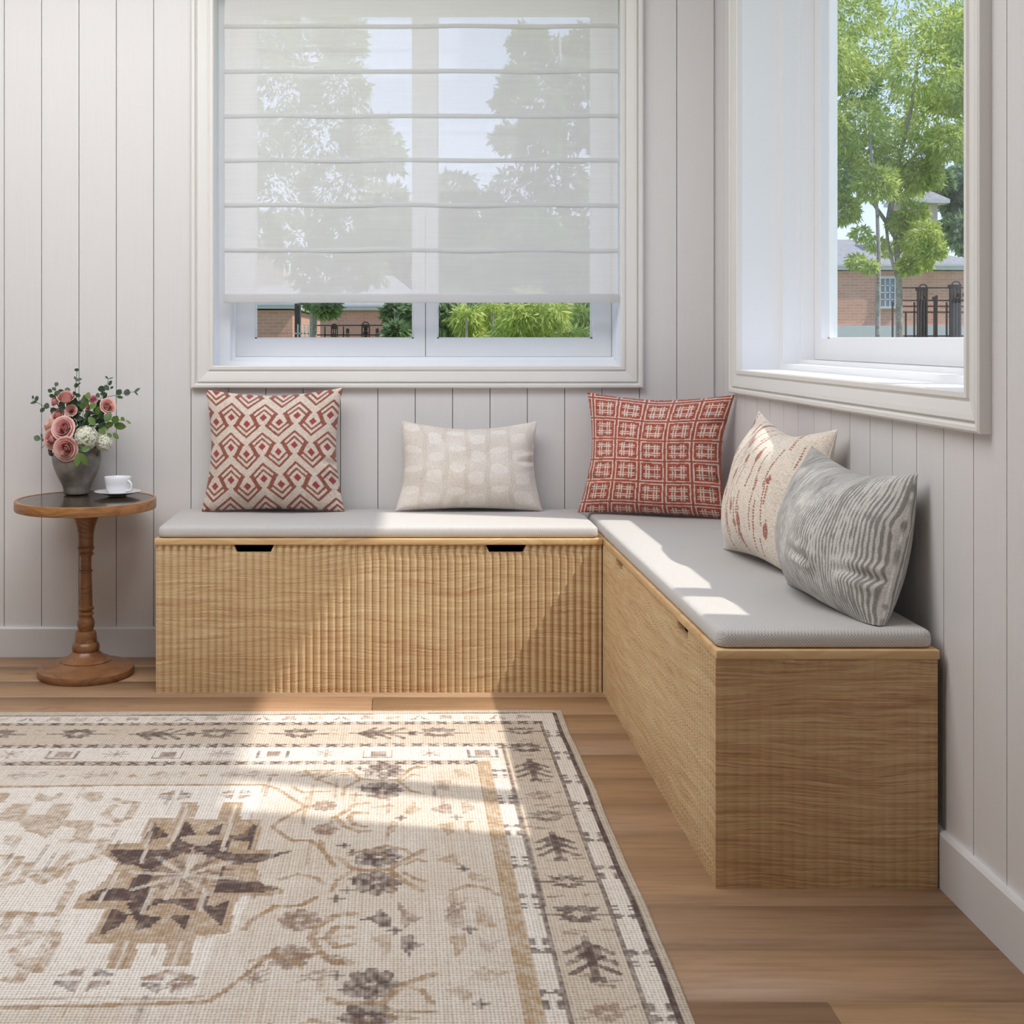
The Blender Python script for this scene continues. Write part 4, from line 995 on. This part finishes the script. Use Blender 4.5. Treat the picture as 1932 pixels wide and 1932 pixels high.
# tree outside the right window
Yt = 9.0
rr = random.Random(8)
cl = []
def fill(pts, Y, n, j=.5):
    return [(x, y, r, Y+rr.uniform(-j, j), n) for x, y, r in pts]
cl = fill([(1600, 20, 70), (1700, -10, 80), (1790, 60, 60), (1650, 100, 65), (1740, 130, 70), (1590, 130, 50), (1690, 200, 70), (1620, 230, 55), (1760, 230, 60), (1800, 170, 50), (1640, 290, 45), (1720, 290, 55), (1790, 270, 40), (1600, 330, 45), (1655, 345, 38), (1560, 250, 60), (1540, 100, 80), (1530, 0, 90), (1590, 395, 32), (1700, 345, 40), (1745, 330, 34), (1850, 60, 60), (1850, 180, 50), (1850, -60, 90), (1650, -100, 110)], Yt, 2000)
cl += fill([(1725, 400, 26), (1745, 440, 30), (1722, 455, 28), (1760, 470, 22), (1740, 490, 20), (1715, 500, 18), (1700, 420, 22)], Yt-.2, 900)
cl += fill([(1625, 440, 16), (1655, 460, 16), (1615, 492, 14), (1640, 500, 13), (1680, 470, 14)], Yt, 330)
tr = [([G(1695, Yt), at(1697, 640, Yt), at(1696, 520, Yt), at(1690, 450, Yt), at(1676, 420, Yt), at(1690, 330, Yt), at(1720, 200, Yt), at(1740, 60, Yt)], [.035, .026, .024, .018, .022, .018, .014, .008]),
      ([at(1694, 530, Yt), at(1684, 495, Yt), at(1675, 455, Yt), at(1672, 425, Yt)], [.012, .012, .011, .012]),
      ([at(1676, 425, Yt), at(1645, 380, Yt), at(1610, 330, Yt)], [.016, .012, .007]), ([at(1690, 330, Yt), at(1730, 290, Yt), at(1780, 240, Yt)], [.012, .009, .005])]
tree('bright green tree close outside the right window, pale forked trunk', tr, cl, M['leaf_a'], leafL=.042, seed=1, asp=.30)
# neighbour: thin dark trunk
tree('slim grey trunked tree just left of the forked tree', [([G(1655, 8.6), at(1656, 640, 8.6), at(1658, 480, 8.6), at(1655, 400, 8.6), at(1640, 250, 8.6)], [.022, .018, .014, .012, .008])], fill([(1560, 330, 50), (1500, 230, 80), (1620, 160, 40)], 8.9, 900), M['leaf_b'], leafL=.045, seed=2)
tree('taller darker tree behind the house at the right', [([G(1850, 30), at(1850, 200, 30)], [.3, .15])], [(x, y, r, 30+rr.uniform(-1, 1), n) for x, y, r, n in ((1830, 60, 55, 1300), (1870, 120, 60, 1300), (1825, 180, 30, 600), (1835, 340, 40, 900), (1800, 370, 28, 600), (1850, 260, 40, 700), (1810, 430, 30, 600), (1835, 450, 32, 700), (1775, 340, 20, 300), (1880, 380, 60, 1200))], M['leaf_c'], leafL=.22, seed=3, asp=.5)
# back window trees
Yb = 11.0
cl = [(x, y, r, Yb+rr.uniform(-.7, .7), 1100) for x, y, r in ((500, 60, 70), (590, 90, 75), (650, 70, 45), (530, 170, 80), (640, 160, 60), (480, 260, 80), (600, 260, 80), (690, 250, 50), (720, 290, 45), (520, 360, 80), (640, 350, 70), (730, 380, 40), (560, 450, 60), (660, 430, 55), (740, 440, 40), (480, 440, 60), (600, 520, 45), (680, 500, 50), (450, 100, 90), (430, 300, 90), (600, 0, 90), (500, -60, 100), (590, 560, 16), (618, 575, 20))]
tree('large leafy tree behind the blind, left half of the back window', [([G(590, Yb), at(591, 640, Yb), at(592, 520, Yb), at(580, 400, Yb), at(560, 250, Yb)], [.05, .032, .03, .028, .02]), ([at(592, 500, Yb), at(640, 380, Yb), at(680, 260, Yb)], [.02, .016, .01])], cl, M['leaf_b'], leafL=.075, seed=4, asp=.32)
cl = [(x, y, r, 13+rr.uniform(-.7, .7), 1000) for x, y, r in ((1000, 80, 36), (1050, 110, 45), (1090, 150, 45), (1110, 80, 40), (980, 150, 30), (1020, 200, 45), (960, 190, 24), (1090, 240, 50), (1010, 270, 45), (960, 260, 26), (860, 360, 40), (900, 400, 50), (980, 360, 55), (1060, 340, 55), (1120, 400, 60), (850, 440, 45), (930, 480, 55), (1020, 450, 60), (1100, 500, 55), (860, 540, 50), (970, 560, 50), (1160, 250, 60), (1170, 120, 50))]
tree('tall loose tree behind the blind, right half of the back window', [([G(1075, 13), at(1075, 600, 13), at(1070, 400, 13), at(1060, 200, 13), at(1055, 60, 13)], [.07, .05, .04, .03, .01]), ([at(1070, 420, 13), at(1010, 300, 13)], [.02, .01])], cl, M['leaf_c'], leafL=.09, seed=5, asp=.34)
def shrub(label, pts, Y, mat, n, **kw):
    root = empty('shrub', G(pts[0][0], Y)); tag(root, label, 'shrub', 'shrubs outside the back window')
    m = MB()
    for x, y, r in pts[:4]: m.tube([G(x, Y), at(x, y, Y)], [.02, .008], 6)
    m.build('stems', M['bark'], root)
    foliage('foliage', [(at(x, y, Y+rr.uniform(-.3, .3)), r*Y/F, n) for x, y, r in pts], mat, root, **kw)
shrub('feathery bright green shrub low in the right half of the back window', [(880, 600, 30), (930, 590, 32), (985, 600, 36), (1040, 592, 34), (960, 640, 34), (1020, 640, 34), (1085, 640, 30), (900, 645, 30), (1000, 570, 30), (1100, 600, 30)], 9.0, M['leaf_a'], 1100, leafL=.06, seed=6, asp=.2, droop=.9)
shrub('dark green shrub beside the window meeting stile, left of the bright one', [(840, 600, 32), (850, 640, 30), (830, 570, 28), (870, 570, 26), (1115, 625, 26)], 9.6, M['leaf_c'], 620, leafL=.08, seed=7)
shrub('dark leafy shrub at the end of the brick house, right end of left pane', [(760, 600, 26), (770, 640, 28), (745, 585, 16), (790, 590, 30), (748, 625, 14)], 10.5, M['leaf_c'], 620, leafL=.085, seed=8)
# hedge of far trees closing the horizon
for i, x in enumerate((770, 1000)):
    Y = 44+3*(i % 3)
    tree(['distant round tree seen between the two back window panes', 'distant tree far behind the bright green shrub'][i], [([G(x, Y), at(x, 500, Y)], [.4, .2])], [(x+dx, 520+dy, 75, Y, 900) for dx, dy in ((0, 0), (-70, 40), (70, 40), (-30, -60), (50, -40), (0, 90))], M['leaf_c'], leafL=.55, seed=20+i, asp=.6)

def house(label, x0, x1, Y, eave, ridge, depth=6.0, base=None, wins=(), tower=None, gable=None, hip=.35):
    """x0, x1, eave, ridge read in picture pixels at distance Y, built as a real volume"""
    k = Y/F; X0, X1 = (x0-VX)*k, (x1-VX)*k; ze = EYE-(eave-VY)*k; zr = EYE-(ridge-VY)*(Y+depth/2)/F
    root = empty('house', ((X0+X1)/2, Y+depth/2, -.7)); tag(root, label, 'house', 'brick houses across the garden')
    holes = [((a-VX)*k, (b-VX)*k, EYE-(d-VY)*k, EYE-(c-VY)*k) for a, b, c, d in wins]
    m = MB(); m.box(X0, X1, Y, Y+depth, -.7, ze-.05); m.build('brick_wall', M['brick'], root)
    ov = 9*k
    m = MB(); m.box(X0-ov, X1+ov, Y-ov, Y+depth+ov, ze-.03*Y/16, ze+.015*Y/16); m.box(X0-ov*1.15, X1+ov*1.15, Y-ov*1.15, Y+depth+ov*1.15, ze+.015*Y/16, ze+.04*Y/16); m.build('eave', M['white_ext'], root)
    h = (X1-X0)*hip; zz_ = ze+.04*Y/16; yr = Y+depth/2
    m = MB(); m.add([(X0-ov, Y-ov, zz_), (X1+ov, Y-ov, zz_), (X1+ov, Y+depth+ov, zz_), (X0-ov, Y+depth+ov, zz_), (X0+h, yr, zr), (X1-h, yr, zr)], [(0, 1, 5, 4), (1, 2, 5), (2, 3, 4, 5), (3, 0, 4), (0, 3, 2, 1)])
    m.build('roof', M['shingle'], root)
    if base: zb = EYE-(base-VY)*k; m = MB(); m.box(X0-.02, X1+.02, Y-.06, Y, -.7, zb); m.build('plinth', M['concrete'], root)
    for a, b, z0, z1 in holes:
        w = MB(); f = .03*Y/16
        w.box(a-f, a, Y-.04, Y, z0-f, z1+f); w.box(b, b+f, Y-.04, Y, z0-f, z1+f); w.box(a, b, Y-.04, Y, z1, z1+f); w.box(a-f*2, b+f*2, Y-.08, Y, z0-f, z0)
        for q in (1, 2): x = a+(b-a)*q/3; w.box(x-f*.22, x+f*.22, Y-.035, Y-.02, z0, z1)
        for q in (1, 2, 3): z = z0+(z1-z0)*q/4; w.box(a, b, Y-.035, Y-.02, z-f*.2, z+f*.2)
        wo = w.build('window', M['white_ext'], root)
        MB().box(a, b, Y-.02, Y-.005, z0, z1).build('pane', M['glass_far'], wo)
    if tower:
        a, b, top, apex, rx0, rx1, Yt_ = tower; kk = Yt_/F; A0, A1 = (a-VX)*kk, (b-VX)*kk; zt = EYE-(top-VY)*kk; za = EYE-(apex-VY)*kk
        m = MB(); m.box(A0, A1, Yt_, Yt_+(A1-A0), ze-.2, zt); m.build('tower_wall', M['cream'], root)
        R0, R1 = (rx0-VX)*kk, (rx1-VX)*kk; d = (A1-A0); o = A0-R0; t = 7*kk
        m = MB(); m.box(R0, R1, Yt_-o, Yt_+d+o, zt-t, zt); m.build('tower_eave', M['white_ext'], root)
        m = MB(); m.add([(R0, Yt_-o, zt), (R1, Yt_-o, zt), (R1, Yt_+d+o, zt), (R0, Yt_+d+o, zt), ((R0+R1)/2, Yt_+d/2, za)], [(0, 1, 4), (1, 2, 4), (2, 3, 4), (3, 0, 4), (0, 3, 2, 1)]); m.build('tower_roof', M['shingle'], root)
    if gable:
        a, b, top, apex = gable; A0, A1 = (a-VX)*k, (b-VX)*k; zt = EYE-(top-VY)*(Y+1.2)/F; za = EYE-(apex-VY)*(Y+1.2)/F; mid = (A0+A1)/2
        m = MB(); m.add([(A0, Y+1.2, ze), (A1, Y+1.2, ze), (A1, Y+1.2, zt), (mid, Y+1.2, za), (A0, Y+1.2, zt), (A0, Y+2.5, ze), (A1, Y+2.5, ze), (A1, Y+2.5, zt), (mid, Y+2.5, za), (A0, Y+2.5, zt)], [(0, 1, 2, 3, 4), (9, 8, 7, 6, 5), (0, 5, 6, 1), (1, 6, 7, 2), (2, 7, 8, 3), (3, 8, 9, 4), (4, 9, 5, 0)])
        m.build('gable_wall', M['cream'], root)
    return root
house('brick house with white sash window seen past the forked tree, right window', 1470, 1880, 20, 505, 452, 6, base=614, wins=((1660, 1686, 526, 578),), tower=(1708, 1769, 377, 345, 1695, 1787, 21.5), gable=(1440, 1640, 490, 420), hip=.36)
house('brick house end wall at the left edge of the back window', 380, 552, 17, 578, 500, 6, gable=(380, 520, 510, 455), hip=.3)
house('low brick house with dark openings between tree trunk and dark shrub', 604, 800, 25, 581, 520, 6, wins=(), tower=(635, 663, 484, 468, 628, 672, 27), hip=.3)
# openings of the low house, drain and dark upright stay with it as dark recesses
def fence(label, x0, x1, Y, rails, pickets, posts, mat, rt=.012):
    k = Y/F; xs = lambda x: (x-VX)*k; zs = lambda y: EYE-(y-VY)*k
    root = empty('iron_fence', (xs((x0+x1)/2), Y, -.7)); tag(root, label, 'fence')
    for y in rails: MB().box(xs(x0), xs(x1), Y-rt/2, Y+rt/2, zs(y)-rt/2, zs(y)+rt/2).build('rail', mat, root)
    for x, y in pickets: MB().box(xs(x)-.006, xs(x)+.006, Y-.006, Y+.006, -.7, zs(y)).build('picket', mat, root)
    for x, y, w in posts:
        m = MB(); h = w*k/2; z = zs(y)
        for q in (-1, -.35, .35, 1): m.box(xs(x)+q*h*.85-h*.16, xs(x)+q*h*.85+h*.16, Y-.02, Y, -.7, z-.03)
        m.box(xs(x)-h*.5, xs(x)+h*.95, Y+.001, Y+.02, -.7, z-.12); m.box(xs(x)-h, xs(x)+h, Y-.025, Y+.025, z-.03, z)
        m.tube([(xs(x)+h*.55*math.cos(t*PI/6), Y-.025, z-.085+h*.55*math.sin(t*PI/6)) for t in range(13)], .005, 6)
        pts = [Vector((xs(x)+h*.7*math.cos(t*PI/8), Y-.03, z+h*.55*math.sin(t*PI/8))) for t in range(9)]
        m.tube(pts, .006, 6); m.build('post', mat, root)
    return root
M['iron_rust'] = plain('rusty_iron', (66, 52, 48), .6)
fence('black iron garden fence with two heavy posts outside the right window', 1700, 1900, 10.5, (543, 567, 578, 589, 634), [(x, 590 if i % 2 else 570) for i, x in enumerate((1684, 1709, 1725, 1765, 1786, 1833, 1850, 1866, 1882))], [(1739, 542, 19), (1801, 537, 21), (1823, 552, 9), (1764, 560, 6)], M['iron_rust'])
fence('low dark iron fence in front of the brick house, left pane of back window', 598, 770, 12, (632, 614), [(x, 616) for x in (613, 648, 690)], [(631, 615, 13), (690, 612, 16), (656, 622, 6), (712, 622, 6)], M['iron_rust'])
fence('short white picket fence beside the pale trunk', 556, 588, 13, (629,), [(x, 612) for x in (562, 568, 575, 582)], [], M['white_ext'])
dk = MB(); k = 16.4/F; dk.box((557-VX)*k, (567-VX)*k, 16.3, 16.5, -.7, 1+(VY-573)*k)  # plain dark upright box beside the end wall of the house
o = dk.build('dark_upright', M['iron']); tag(o, 'tall dark upright strip beside the end wall of the brick house', 'post')

# ------------------------------------------------------------ light and camera
w = bpy.data.worlds.new('sky'); bpy.context.scene.world = w; w.use_nodes = True; nt = w.node_tree; nt.nodes.clear()
tc = nt.nodes.new('ShaderNodeTexCoord'); sp = nt.nodes.new('ShaderNodeSeparateXYZ'); nt.links.new(tc.outputs['Generated'], sp.inputs[0])
rp = nt.nodes.new('ShaderNodeValToRGB'); nt.links.new(sp.outputs[2], rp.inputs[0])
e = rp.color_ramp.elements; e[0].position = 0; e[0].color = lin(206, 213, 224); e[1].position = .3; e[1].color = lin(150, 174, 214)
q = e.new(.1); q.color = lin(176, 192, 218); q = e.new(.8); q.color = lin(140, 168, 210)
bg = nt.nodes.new('ShaderNodeBackground'); nt.links.new(rp.outputs[0], bg.inputs[0]); bg.inputs[1].default_value = SKY
ou = nt.nodes.new('ShaderNodeOutputWorld'); nt.links.new(bg.outputs[0], ou.inputs[0])
def lamp(name, kind, loc, rot, energy, col=(1, 1, 1), **kw):
    d = bpy.data.lights.new(name, kind); d.energy = energy; d.color = col
    for a, v in kw.items(): setattr(d, a, v)
    o = bpy.data.objects.new(name, d); o.location = loc; o.rotation_euler = rot; C.objects.link(o); return o
sd = Vector((-1, .24, -1.43)).normalized()
s = lamp('sun', 'SUN', (6, -1, 8), (0, 0, 0), SUN, (1, .94, .86), angle=math.radians(1.0)); s.rotation_euler = sd.to_track_quat('-Z', 'Y').to_euler()
c2 = lamp('overhead_fill_light', 'AREA', (-1.0, 2.75, 2.55), (math.radians(14), 0, 0), CEILF, (.98, .98, 1), shape='RECTANGLE', size=2.6, size_y=1.8)  # added overhead fill that brightens the room, not an actual fixture
l = lamp('room_fill_light', 'AREA', (.3, -1.2, 2.4), (0, 0, 0), FILL, (.98, .98, 1), shape='RECTANGLE', size=1.2, size_y=.6)
l.rotation_euler = (Vector((-.9, 3.7, .9))-l.location).to_track_quat('-Z', 'Y').to_euler()
cd = bpy.data.cameras.new('camera'); cm = bpy.data.objects.new('camera', cd); C.objects.link(cm)
cm.location = (0, 0, EYE); cm.rotation_euler = (PI/2, 0, 0); cd.sensor_width = 36; cd.sensor_fit = 'HORIZONTAL'; cd.lens = 36*F/1932
cd.shift_x = (966-VX)/1932; cd.shift_y = -(966-VY)/1932; cd.clip_end = 300
sc = bpy.context.scene; sc.camera = cm
sc.view_settings.view_transform = 'Standard'; sc.view_settings.look = 'None'; sc.view_settings.exposure = EXPO
sc.cycles.use_denoising = True; sc.cycles.max_bounces = 10; sc.cycles.diffuse_bounces = 5; sc.cycles.transparent_max_bounces = 16; sc.cycles.caustics_reflective = False; sc.cycles.caustics_refractive = False
